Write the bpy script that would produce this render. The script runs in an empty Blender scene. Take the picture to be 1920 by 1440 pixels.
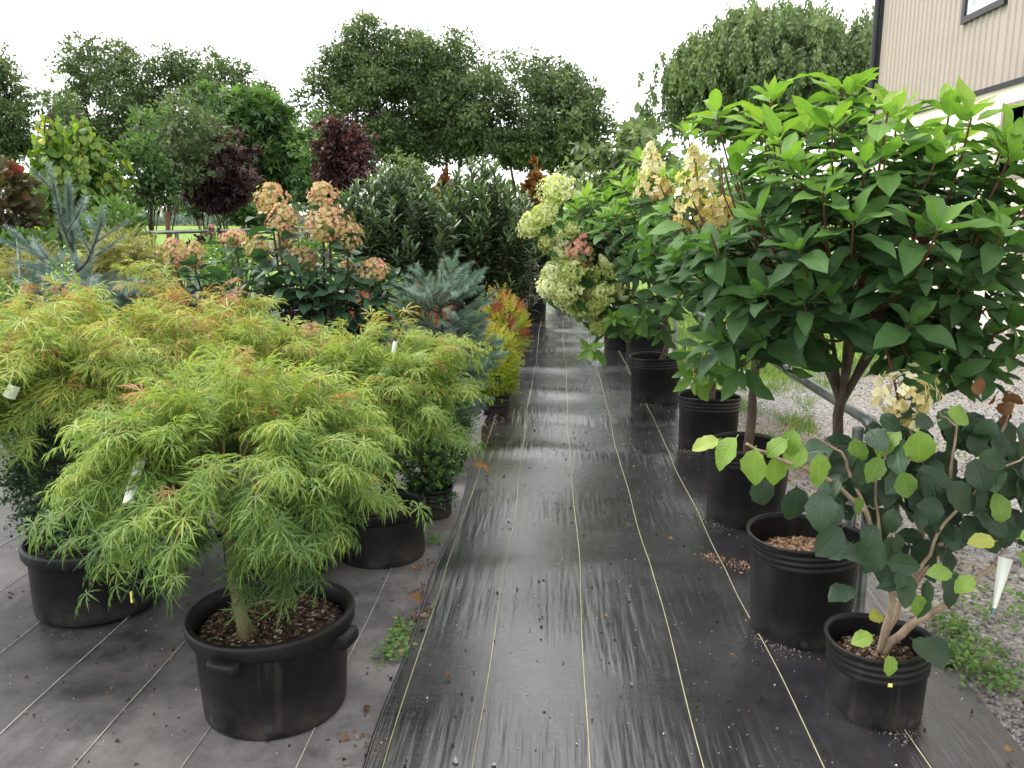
import bpy, math
import numpy as np
from mathutils import Matrix, Vector

R = np.random.default_rng(11)
PI = math.pi
scn = bpy.context.scene
COL = scn.collection
A = lambda *v: np.array(v, float)

# ------------------------------------------------------------------ camera
F_PX, CAM_H = 1550.0, 1.48
PITCH = math.atan(308 / F_PX)
YAW = math.atan(83 * math.cos(PITCH) / F_PX)
cam = bpy.data.cameras.new('camera')
cam.sensor_width = 36
cam.lens = F_PX / 1920 * 36
cam.clip_start, cam.clip_end = 0.05, 2000
camo = bpy.data.objects.new('camera', cam)
COL.objects.link(camo)
camo.location = (0, 0, CAM_H)
camo.rotation_euler = (PI / 2 - PITCH, 0, YAW)
scn.camera = camo

# ------------------------------------------------------------------ sky, sun, exposure
w = bpy.data.worlds.new('World')
scn.world = w
w.use_nodes = True
nt = w.node_tree
nt.nodes.clear()
wo = nt.nodes.new('ShaderNodeOutputWorld')
bg = nt.nodes.new('ShaderNodeBackground')
sky = nt.nodes.new('ShaderNodeTexSky')
sky.sky_type = 'NISHITA'
sky.sun_disc = False
sky.sun_elevation = math.radians(56)
sky.sun_rotation = math.radians(-60)
hs = nt.nodes.new('ShaderNodeHueSaturation')
hs.inputs['Saturation'].default_value = 0.25
mx = nt.nodes.new('ShaderNodeMix')
mx.data_type = 'RGBA'
mx.inputs['Factor'].default_value = 0.8
mx.inputs['B'].default_value = (10.4, 10.4, 10.3, 1)      # even overcast cloud layer
bg.inputs['Strength'].default_value = 0.12
nt.links.new(sky.outputs[0], hs.inputs['Color'])
nt.links.new(hs.outputs[0], mx.inputs['A'])
nt.links.new(mx.outputs['Result'], bg.inputs['Color'])
nt.links.new(bg.outputs[0], wo.inputs['Surface'])
sun = bpy.data.lights.new('sun', 'SUN')
sun.energy = 1.5
sun.angle = math.radians(18)
sun.color = (1, .95, .87)
suno = bpy.data.objects.new('sun', sun)
COL.objects.link(suno)
suno.rotation_euler = (math.radians(34), 0, math.radians(-120))
scn.view_settings.view_transform = 'Standard'
scn.view_settings.look = 'None'
scn.view_settings.exposure = 1.12
scn.view_settings.gamma = 1
scn.view_settings.use_curve_mapping = False
scn.cycles.use_denoising = True
scn.cycles.max_bounces = 8
scn.cycles.diffuse_bounces = 4
scn.cycles.transmission_bounces = 4

# ------------------------------------------------------------------ layout helpers (surveyed from the viewpoint)
_c, _s, _cp, _sp = math.cos(YAW), math.sin(YAW), math.cos(PITCH), math.sin(PITCH)
_R = A(_c, _s, 0); _F = A(-_s * _cp, _c * _cp, -_sp); _U = np.cross(_R, _F)
CAM = A(0, 0, CAM_H)
def _ray(x, y): return _F + _R * (x - 960) / F_PX + _U * (720 - y) / F_PX
def G(x, y, z=0.0):
    d = _ray(x, y); return CAM + d * ((z - CAM_H) / d[2])
def P(x, y, Y):
    d = _ray(x, y); return CAM + d * (Y / d[1])
def proj(q):
    v = np.asarray(q, float) - CAM; z = v @ _F
    return 960 + F_PX * (v @ _R) / z, 720 - F_PX * (v @ _U) / z
def depth(q): return float((np.asarray(q) - CAM) @ _F)
def ground_z(y): 
    t = np.clip((np.asarray(y, float) - 17.5) / 14, 0, 1)
    return 1.25 * t * t * (3 - 2 * t)
def nrm(v):
    v = np.asarray(v, float)
    return v / np.maximum(np.linalg.norm(v, axis=-1, keepdims=True), 1e-9)

# ------------------------------------------------------------------ mesh plumbing
def mesh_np(name, V, F, mat, uv=None, tint=None, smooth=True):
    V = np.ascontiguousarray(V, np.float32); F = np.ascontiguousarray(F, np.int32)
    me = bpy.data.meshes.new(name)
    k = F.shape[1]
    me.vertices.add(len(V)); me.vertices.foreach_set('co', V.ravel())
    me.loops.add(F.size); me.loops.foreach_set('vertex_index', F.ravel())
    me.polygons.add(len(F))
    me.polygons.foreach_set('loop_start', np.arange(0, F.size, k, dtype=np.int32))
    if smooth: me.polygons.foreach_set('use_smooth', np.ones(len(F), bool))
    if uv is not None:
        l = me.uv_layers.new(name='UVMap')
        l.data.foreach_set('uv', np.ascontiguousarray(uv, np.float32)[F.ravel()].ravel())
    if tint is not None:
        a = me.attributes.new('tint', 'FLOAT', 'POINT')
        a.data.foreach_set('value', np.ascontiguousarray(tint, np.float32))
    me.update(calc_edges=True)
    if mat: me.materials.append(mat)
    return me
def link(name, me, parent=None, M=None):
    o = bpy.data.objects.new(name, me); COL.objects.link(o)
    o.color = (0, 0, 0, 1)
    if parent is not None: o.parent = parent
    if M is not None: o.matrix_basis = M
    return o
def tag(o, label=None, cat=None, group=None, kind=None):
    if label: o['label'] = label
    if cat: o['category'] = cat
    if group: o['group'] = group
    if kind: o['kind'] = kind
    return o
def thing(name, loc, label, cat, group=None):
    o = bpy.data.objects.new(name, None); COL.objects.link(o)
    o.empty_display_size = .05
    o.location = [float(v) for v in loc]
    return tag(o, label, cat, group)

class MB:
    """collects triangles"""
    def __init__(s): s.V = []; s.F = []; s.T = []; s.UV = []; s.n = 0
    def add(s, V, F, t=0.0, uv=None):
        V = np.asarray(V, float); F = np.asarray(F, int)
        if F.shape[1] == 4: F = np.vstack([F[:, [0, 1, 2]], F[:, [0, 2, 3]]])
        s.V.append(V); s.F.append(F + s.n); s.n += len(V)
        s.T.append(np.broadcast_to(np.asarray(t, float), (len(V),)))
        s.UV.append(np.zeros((len(V), 2)) if uv is None else uv)
    def build(s, name, mat, parent=None, smooth=True, kind=None):
        if not s.V: return None
        V = np.vstack(s.V)
        if parent is not None: V = V - np.array(parent.location) if parent.parent is None else V
        me = mesh_np(name, V, np.vstack(s.F), mat, np.vstack(s.UV), np.concatenate(s.T), smooth)
        o = link(name, me, parent)
        if kind: o['kind'] = kind
        return o
def tube(mb, pts, rad, sides=6, t=0.0, cap=True):
    pts = np.asarray(pts, float); n = len(pts)
    rad = np.broadcast_to(np.asarray(rad, float), (n,))
    tan = nrm(np.gradient(pts, axis=0))
    ref = A(0, 0, 1) if abs(tan[0, 2]) < .9 else A(1, 0, 0)
    u = nrm(np.cross(tan[0], ref)); U = []
    for i in range(n):
        u = nrm(u - tan[i] * (u @ tan[i])); U.append(u)
    U = np.array(U); W = np.cross(tan, U)
    a = np.arange(sides) * 2 * PI / sides
    V = (pts[:, None] + rad[:, None, None] * (np.cos(a)[None, :, None] * U[:, None] + np.sin(a)[None, :, None] * W[:, None])).reshape(-1, 3)
    i = np.arange(n - 1)[:, None] * sides; j = np.arange(sides)[None]
    jn = (j + 1) % sides
    F = np.stack([i + j, i + jn, i + sides + jn, i + sides + j], -1).reshape(-1, 4)
    mb.add(V, F, t)
    if cap:
        for base, c in ((0, pts[0]), ((n - 1) * sides, pts[-1])):
            ring = V[base:base + sides]
            mb.add(np.vstack([ring, c]), np.array([[k, (k + 1) % sides, sides] for k in range(sides)]), t)
def bez(p0, p1, p2, n=7):
    t = np.linspace(0, 1, n)[:, None]
    return (1 - t) ** 2 * np.asarray(p0) + 2 * t * (1 - t) * np.asarray(p1) + t * t * np.asarray(p2)
def box(mb, lo, hi, t=0.0):
    (a, b, c), (d, e, f) = lo, hi
    V = [(a, b, c), (d, b, c), (d, e, c), (a, e, c), (a, b, f), (d, b, f), (d, e, f), (a, e, f)]
    F = [(0, 3, 2, 1), (4, 5, 6, 7), (0, 1, 5, 4), (1, 2, 6, 5), (2, 3, 7, 6), (3, 0, 4, 7)]
    for q in F: mb.add([V[i] for i in q], [[0, 1, 2, 3]], t)
def lathe(mb, prof, c, segs=44, wob=0.0, ph=0.0, a0=0.0, a1=2 * PI, tilt=0.0):
    closed = abs(a1 - a0 - 2 * PI) < 1e-6
    m = segs if closed else segs + 1
    a = a0 + (a1 - a0) * np.arange(m) / segs
    pr = np.asarray(prof, float); n = len(pr)
    zr = pr[:, 1] / max(pr[:, 1].max(), 1e-6)
    k = 1 + wob * zr[:, None] * (np.sin(2 * a + ph)[None] + .4 * np.sin(3 * a + 2 * ph)[None])
    x = pr[:, :1] * k * np.cos(a); y = pr[:, :1] * k * np.sin(a)
    z = pr[:, 1:2] + zr[:, None] ** 2 * (tilt * np.sin(a + ph)[None] + wob * .35 * np.sin(2 * a + ph + 1)[None])
    V = np.stack([x, y, z], -1).reshape(-1, 3) + np.asarray(c)
    i = np.arange(n - 1)[:, None] * m; j = np.arange(segs)[None]; jn = (j + 1) % m
    mb.add(V, np.stack([i + j, i + jn, i + m + jn, i + m + j], -1).reshape(-1, 4))

# ------------------------------------------------------------------ materials
def new_mat(name):
    m = bpy.data.materials.new(name); m.use_nodes = True
    t = m.node_tree; t.nodes.clear()
    o = t.nodes.new('ShaderNodeOutputMaterial')
    return m, t, o
def nd(t, typ, **kw):
    n = t.nodes.new(typ)
    for k, v in kw.items():
        if k in ('operation', 'data_type', 'blend_type', 'attribute_name', 'feature', 'noise_dimensions', 'wave_type', 'bands_direction', 'clamp', 'use_clamp'): setattr(n, k, v)
        else: n.inputs[k.replace('_', ' ')].default_value = v
    return n
def ramp(t, stops, interp='LINEAR'):
    n = t.nodes.new('ShaderNodeValToRGB'); e = n.color_ramp.elements
    n.color_ramp.interpolation = interp
    while len(e) > 1: e.remove(e[-1])
    for i, (p, c) in enumerate(stops):
        el = e[0] if i == 0 else e.new(p)
        el.position = p; el.color = (*c, 1) if len(c) == 3 else c
    return n
def math_n(t, op, a, b=None, clamp=False):
    n = t.nodes.new('ShaderNodeMath'); n.operation = op; n.use_clamp = clamp
    for i, v in enumerate((a, b)):
        if v is None: continue
        if isinstance(v, (int, float)): n.inputs[i].default_value = v
        else: t.links.new(v, n.inputs[i])
    return n.outputs[0]
def mixc(t, fac, a, b, blend='MIX'):
    n = t.nodes.new('ShaderNodeMix'); n.data_type = 'RGBA'; n.blend_type = blend
    for s, v in (('Factor', fac), ('A', a), ('B', b)):
        if isinstance(v, (int, float)): n.inputs[s].default_value = v
        elif isinstance(v, tuple): n.inputs[s].default_value = (*v, 1) if len(v) == 3 else v
        else: t.links.new(v, n.inputs[s])
    return n.outputs['Result']
def leaf_mat(name, stops, rough=.5, trans=.28, veins=True, spec=.4, side=7.0, under=1.25, vein_c=(1.5, 1.45, 1.2), nbump=.25):
    m, t, o = new_mat(name); L = t.links
    at = nd(t, 'ShaderNodeAttribute', attribute_name='tint')
    oi = t.nodes.new('ShaderNodeObjectInfo')
    sc = t.nodes.new('ShaderNodeSeparateColor'); L.new(oi.outputs['Color'], sc.inputs[0])
    tn = math_n(t, 'ADD', at.outputs['Fac'], sc.outputs[0], True)
    rp = ramp(t, stops); L.new(tn, rp.inputs[0]); colr = rp.outputs[0]
    b = t.nodes.new('ShaderNodeBsdfPrincipled')
    geo = t.nodes.new('ShaderNodeNewGeometry')
    nz = nd(t, 'ShaderNodeTexNoise', Scale=38.0, Detail=2.0); L.new(geo.outputs['Position'], nz.inputs['Vector'])
    colr = mixc(t, math_n(t, 'MULTIPLY', nz.outputs[0], .5), colr, mixc(t, 1.0, colr, (.62, .66, .6), 'MULTIPLY'))
    if veins:
        uv = t.nodes.new('ShaderNodeUVMap'); sx = t.nodes.new('ShaderNodeSeparateXYZ'); L.new(uv.outputs[0], sx.inputs[0])
        d = math_n(t, 'ABSOLUTE', math_n(t, 'SUBTRACT', sx.outputs[0], .5))
        mid = math_n(t, 'SUBTRACT', 1.0, math_n(t, 'MULTIPLY', d, 14.0), True)
        ph = math_n(t, 'SUBTRACT', math_n(t, 'MULTIPLY', sx.outputs[1], side), math_n(t, 'MULTIPLY', d, side * .55))
        sv = math_n(t, 'ABSOLUTE', math_n(t, 'SUBTRACT', math_n(t, 'FRACT', ph), .5))
        sv = math_n(t, 'SUBTRACT', 1.0, math_n(t, 'MULTIPLY', sv, 7.0), True)
        vn = math_n(t, 'MAXIMUM', mid, math_n(t, 'MULTIPLY', sv, .45))
        colr = mixc(t, math_n(t, 'MULTIPLY', vn, .45), colr, mixc(t, 1.0, colr, vein_c, 'MULTIPLY'))
        bp = nd(t, 'ShaderNodeBump', Strength=nbump, Distance=.004)
        L.new(math_n(t, 'ADD', math_n(t, 'MULTIPLY', vn, -1.0), math_n(t, 'MULTIPLY', nz.outputs[0], .8)), bp.inputs['Height']); L.new(bp.outputs[0], b.inputs['Normal'])
    colr = mixc(t, geo.outputs['Backfacing'], colr, mixc(t, 1.0, colr, (under, under, under * 1.05), 'MULTIPLY'))
    L.new(colr, b.inputs['Base Color'])
    b.inputs['Roughness'].default_value = rough
    b.inputs['Specular IOR Level'].default_value = spec
    tr = t.nodes.new('ShaderNodeBsdfTranslucent')
    L.new(mixc(t, 1.0, colr, (1.25, 1.35, .6), 'MULTIPLY'), tr.inputs[0])
    ms = t.nodes.new('ShaderNodeMixShader'); ms.inputs[0].default_value = trans
    L.new(b.outputs[0], ms.inputs[1]); L.new(tr.outputs[0], ms.inputs[2]); L.new(ms.outputs[0], o.inputs[0])
    return m
def noise_mat(name, stops, scale=20.0, detail=6.0, rough=.8, bump=.3, bdist=.01, spec=.3, stretch=(1, 1, 1), obj=True, metal=0.0, rrange=None):
    m, t, o = new_mat(name); L = t.links
    tc = t.nodes.new('ShaderNodeTexCoord'); mp = t.nodes.new('ShaderNodeMapping')
    mp.inputs['Scale'].default_value = stretch
    L.new(tc.outputs['Object'], mp.inputs[0])
    nz = nd(t, 'ShaderNodeTexNoise', Scale=scale, Detail=detail, Roughness=.62); L.new(mp.outputs[0], nz.inputs['Vector'])
    rp = ramp(t, stops); L.new(nz.outputs[0], rp.inputs[0])
    b = t.nodes.new('ShaderNodeBsdfPrincipled'); L.new(rp.outputs[0], b.inputs['Base Color'])
    b.inputs['Roughness'].default_value = rough; b.inputs['Specular IOR Level'].default_value = spec
    b.inputs['Metallic'].default_value = metal
    if bump:
        bp = nd(t, 'ShaderNodeBump', Strength=bump, Distance=bdist); L.new(nz.outputs[0], bp.inputs['Height']); L.new(bp.outputs[0], b.inputs['Normal'])
    L.new(b.outputs[0], o.inputs[0])
    return m
M = {}
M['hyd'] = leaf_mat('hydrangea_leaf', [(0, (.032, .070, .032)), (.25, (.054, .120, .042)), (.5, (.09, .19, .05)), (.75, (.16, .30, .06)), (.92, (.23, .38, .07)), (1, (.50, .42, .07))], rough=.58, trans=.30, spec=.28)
M['hyd2'] = leaf_mat('dark_hydrangea_leaf', [(0, (.03, .062, .04)), (.4, (.05, .11, .06)), (1, (.12, .24, .08))], rough=.45, trans=.2)
M['vib'] = leaf_mat('round_leaf', [(0, (.024, .047, .028)), (.35, (.043, .086, .046)), (.6, (.12, .21, .045)), (.85, (.21, .33, .06)), (1, (.40, .37, .09))], rough=.48, trans=.22, side=9.0, spec=.4, nbump=.42)
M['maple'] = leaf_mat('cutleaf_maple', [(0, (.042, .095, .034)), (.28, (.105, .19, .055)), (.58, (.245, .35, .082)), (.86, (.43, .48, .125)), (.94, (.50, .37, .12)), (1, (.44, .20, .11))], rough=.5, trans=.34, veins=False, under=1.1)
M['laurel'] = leaf_mat('laurel_leaf', [(0, (.034, .062, .034)), (.35, (.07, .12, .056)), (.7, (.14, .21, .085)), (1, (.23, .32, .10))], rough=.33, trans=.15, spec=.5, side=1.0, vein_c=(1.7, 1.6, 1.3))
M['heart'] = leaf_mat('heart_leaf', [(0, (.055, .12, .03)), (.4, (.11, .21, .04)), (.75, (.26, .36, .055)), (1, (.55, .50, .06))], rough=.45, trans=.35, side=4.0)
M['redleaf'] = leaf_mat('red_leaf', [(0, (.045, .045, .025)), (.5, (.095, .085, .045)), (.8, (.12, .055, .04)), (1, (.36, .03, .05))], rough=.45, trans=.3, side=4.0)
M['bronze'] = leaf_mat('bronze_leaf', [(0, (.05, .02, .01)), (.5, (.13, .05, .018)), (1, (.34, .16, .03))], rough=.35, trans=.25, veins=False)
M['box'] = leaf_mat('boxwood_leaf', [(0, (.018, .045, .022)), (.45, (.045, .11, .035)), (.7, (.15, .30, .05)), (1, (.28, .42, .06))], rough=.35, trans=.2, veins=False, spec=.5)
M['spirea'] = leaf_mat('gold_spirea_leaf', [(0, (.10, .15, .03)), (.3, (.28, .38, .03)), (.6, (.44, .50, .04)), (.8, (.40, .22, .06)), (1, (.34, .08, .05))], rough=.5, trans=.3, veins=False)
M['orange'] = leaf_mat('orange_spirea_leaf', [(0, (.13, .12, .04)), (.3, (.36, .38, .05)), (.55, (.40, .22, .08)), (1, (.36, .09, .06))], rough=.5, trans=.3, veins=False)
M['thread'] = leaf_mat('gold_thread', [(0, (.07, .085, .028)), (.5, (.20, .20, .055)), (1, (.42, .40, .09))], rough=.6, trans=.2, veins=False)
M['needle'] = leaf_mat('blue_needle', [(0, (.08, .13, .12)), (.5, (.19, .27, .27)), (1, (.36, .45, .44))], rough=.5, trans=.1, veins=False)
M['needle2'] = leaf_mat('teal_needle', [(0, (.065, .12, .095)), (.5, (.17, .27, .215)), (1, (.34, .46, .38))], rough=.5, trans=.1, veins=False)
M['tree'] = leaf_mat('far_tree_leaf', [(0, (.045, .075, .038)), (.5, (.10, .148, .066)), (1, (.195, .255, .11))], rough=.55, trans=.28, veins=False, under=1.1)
M['willow'] = leaf_mat('willow_leaf', [(0, (.075, .115, .055)), (.5, (.145, .205, .095)), (1, (.25, .32, .145))], rough=.55, trans=.3, veins=False, under=1.1)
M['gum'] = leaf_mat('young_tree_leaf', [(0, (.035, .075, .03)), (.5, (.07, .14, .045)), (1, (.17, .29, .07))], rough=.5, trans=.28, veins=False)
M['purple'] = leaf_mat('purple_leaf', [(0, (.022, .014, .018)), (.6, (.055, .028, .03)), (1, (.11, .06, .055))], rough=.45, trans=.2, veins=False)
M['burg'] = leaf_mat('burgundy_leaf', [(0, (.035, .014, .018)), (.6, (.065, .024, .031)), (1, (.15, .062, .07))], rough=.4, trans=.3, veins=False)
M['dead'] = leaf_mat('dead_leaf', [(0, (.14, .06, .025)), (1, (.40, .21, .08))], rough=.7, trans=.1)
M['peach'] = leaf_mat('peach_petal', [(0, (.30, .29, .12)), (.35, (.56, .43, .22)), (.7, (.62, .38, .24)), (1, (.70, .30, .28))], rough=.6, trans=.3, veins=False, under=1.05)
M['cream'] = leaf_mat('cream_petal', [(0, (.46, .36, .14)), (.35, (.68, .54, .28)), (.6, (.76, .66, .40)), (.85, (.82, .75, .55)), (1, (.85, .80, .66))], rough=.6, trans=.3, veins=False, under=1.05)
M['lime'] = leaf_mat('lime_petal', [(0, (.30, .38, .09)), (.5, (.54, .60, .20)), (.85, (.76, .78, .46)), (1, (.86, .85, .70))], rough=.6, trans=.3, veins=False, under=1.05)
M['grass'] = leaf_mat('grass_blade', [(0, (.08, .16, .03)), (.6, (.16, .27, .05)), (1, (.34, .33, .10))], rough=.6, trans=.25, veins=False)
M['weed'] = leaf_mat('weed_leaf', [(0, (.08, .17, .05)), (.6, (.17, .29, .08)), (1, (.34, .30, .10))], rough=.6, trans=.25, veins=False)
M['bark'] = noise_mat('grey_brown_bark', [(.3, (.045, .034, .027)), (.5, (.095, .072, .055)), (.7, (.16, .125, .095))], 30, bump=.6, stretch=(1, 1, .25), rough=.85)
M['bark2'] = noise_mat('green_maple_bark', [(.3, (.075, .062, .032)), (.5, (.135, .112, .058)), (.75, (.22, .185, .11))], 26, bump=.3, stretch=(1, 1, .4), rough=.7)
M['bark3'] = noise_mat('pale_shrub_bark', [(.3, (.20, .14, .10)), (.5, (.34, .25, .18)), (.75, (.46, .36, .27))], 40, bump=.4, stretch=(1, 1, .4), rough=.75)
M['darkbark'] = noise_mat('dark_bark', [(.3, (.03, .024, .02)), (.7, (.10, .08, .065))], 12, bump=.5, stretch=(1, 1, .3), rough=.9)
M['stem'] = noise_mat('red_brown_stem', [(.3, (.06, .026, .017)), (.7, (.17, .07, .042))], 40, bump=.2, rough=.6)
M['darkstem'] = noise_mat('dark_stem', [(.3, (.035, .018, .014)), (.7, (.09, .045, .032))], 40, bump=.2, rough=.6)
M['greenstem'] = noise_mat('yellow_green_stem', [(.3, (.20, .19, .06)), (.7, (.36, .33, .10))], 40, bump=.1, rough=.6)
M['wood'] = noise_mat('brown_stake_wood', [(.3, (.20, .10, .06)), (.7, (.36, .20, .12))], 30, bump=.2, stretch=(1, 1, .1), rough=.8)
M['cane'] = noise_mat('bamboo_cane', [(.3, (.38, .24, .10)), (.7, (.56, .40, .20))], 30, bump=.1, stretch=(1, 1, .1), rough=.6)
M['galv'] = noise_mat('galvanised_pipe', [(.3, (.20, .22, .22)), (.6, (.36, .38, .38)), (.8, (.48, .50, .50))], 18, bump=.05, rough=.42, metal=.75)
M['white'] = noise_mat('white_paint', [(.3, (.70, .70, .68)), (.7, (.82, .82, .80))], 6, bump=.03, rough=.5)
M['black'] = noise_mat('dark_trim_paint', [(.3, (.022, .023, .03)), (.7, (.045, .046, .056))], 8, bump=.03, rough=.4)

def pot_mat():
    m, t, o = new_mat('black_nursery_plastic'); L = t.links
    tc = t.nodes.new('ShaderNodeTexCoord'); sx = t.nodes.new('ShaderNodeSeparateXYZ'); L.new(tc.outputs['Object'], sx.inputs[0])
    nz = nd(t, 'ShaderNodeTexNoise', Scale=9.0, Detail=8.0, Roughness=.65); L.new(tc.outputs['Object'], nz.inputs['Vector'])
    n2 = nd(t, 'ShaderNodeTexNoise', Scale=55.0, Detail=4.0, Roughness=.7); L.new(tc.outputs['Object'], n2.inputs['Vector'])
    mp = t.nodes.new('ShaderNodeMapping'); mp.inputs['Scale'].default_value = (26, 26, 2.2); L.new(tc.outputs['Object'], mp.inputs[0])
    n3 = nd(t, 'ShaderNodeTexNoise', Scale=1.0, Detail=5.0); L.new(mp.outputs[0], n3.inputs['Vector'])
    low = math_n(t, 'SUBTRACT', 1.0, math_n(t, 'MULTIPLY', sx.outputs[2], 7.5), True)      # splashed dirt low on the wall
    dirt = math_n(t, 'MULTIPLY', math_n(t, 'ADD', math_n(t, 'MULTIPLY', low, .42), .07), math_n(t, 'MULTIPLY', math_n(t, 'SUBTRACT', nz.outputs[0], .36), 2.6, True), True)
    scuff = ramp(t, [(.60, (0, 0, 0)), (.74, (1, 1, 1))]); L.new(n3.outputs[0], scuff.inputs[0])
    speck = ramp(t, [(.70, (0, 0, 0)), (.76, (1, 1, 1))]); L.new(n2.outputs[0], speck.inputs[0])
    f = math_n(t, 'ADD', dirt, math_n(t, 'ADD', math_n(t, 'MULTIPLY', scuff.outputs[0], .16), math_n(t, 'MULTIPLY', speck.outputs[0], .16)), True)
    c = mixc(t, f, (.0065, .0065, .008), (.13, .115, .10))
    b = t.nodes.new('ShaderNodeBsdfPrincipled'); L.new(c, b.inputs['Base Color'])
    L.new(math_n(t, 'ADD', math_n(t, 'MULTIPLY', f, .35), math_n(t, 'ADD', math_n(t, 'MULTIPLY', nz.outputs[0], .2), .34)), b.inputs['Roughness'])
    b.inputs['Specular IOR Level'].default_value = .26
    bp = nd(t, 'ShaderNodeBump', Strength=.12, Distance=.004); L.new(n2.outputs[0], bp.inputs['Height']); L.new(bp.outputs[0], b.inputs['Normal'])
    L.new(b.outputs[0], o.inputs[0]); return m
M['pot'] = pot_mat()
M['potgrey'] = noise_mat('pale_grey_pot', [(.3, (.42, .43, .44)), (.7, (.60, .60, .60))], 8, bump=.1, rough=.5)
M['potrim'] = noise_mat('grey_worn_pot_rim', [(.3, (.04, .04, .042)), (.7, (.085, .085, .088))], 14, bump=.1, rough=.5)
def soil_mat(name, a, b_, c_, fleck):
    m, t, o = new_mat(name); L = t.links
    tc = t.nodes.new('ShaderNodeTexCoord')
    vo = nd(t, 'ShaderNodeTexVoronoi', Scale=75.0); L.new(tc.outputs['Object'], vo.inputs['Vector'])
    sc = t.nodes.new('ShaderNodeSeparateColor'); L.new(vo.outputs['Color'], sc.inputs[0])
    rp = ramp(t, [(0, a), (.45, b_), (.85, c_), (.93, fleck), (1, fleck)]); L.new(sc.outputs[0], rp.inputs[0])
    nz = nd(t, 'ShaderNodeTexNoise', Scale=14.0, Detail=6.0); L.new(tc.outputs['Object'], nz.inputs['Vector'])
    b = t.nodes.new('ShaderNodeBsdfPrincipled'); b.inputs['Roughness'].default_value = .95; b.inputs['Specular IOR Level'].default_value = .2
    L.new(mixc(t, nz.outputs[0], rp.outputs[0], mixc(t, 1.0, rp.outputs[0], (.45, .42, .4), 'MULTIPLY')), b.inputs['Base Color'])
    bp = nd(t, 'ShaderNodeBump', Strength=1.0, Distance=.012)
    L.new(math_n(t, 'SUBTRACT', sc.outputs[1], vo.outputs['Distance']), bp.inputs['Height']); L.new(bp.outputs[0], b.inputs['Normal'])
    L.new(b.outputs[0], o.inputs[0]); return m
M['soil'] = soil_mat('potting_soil', (.025, .016, .012), (.055, .035, .025), (.11, .07, .05), (.5, .46, .42))
M['mulch'] = soil_mat('bark_mulch', (.10, .055, .035), (.20, .12, .075), (.32, .21, .14), (.45, .33, .24))

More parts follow.
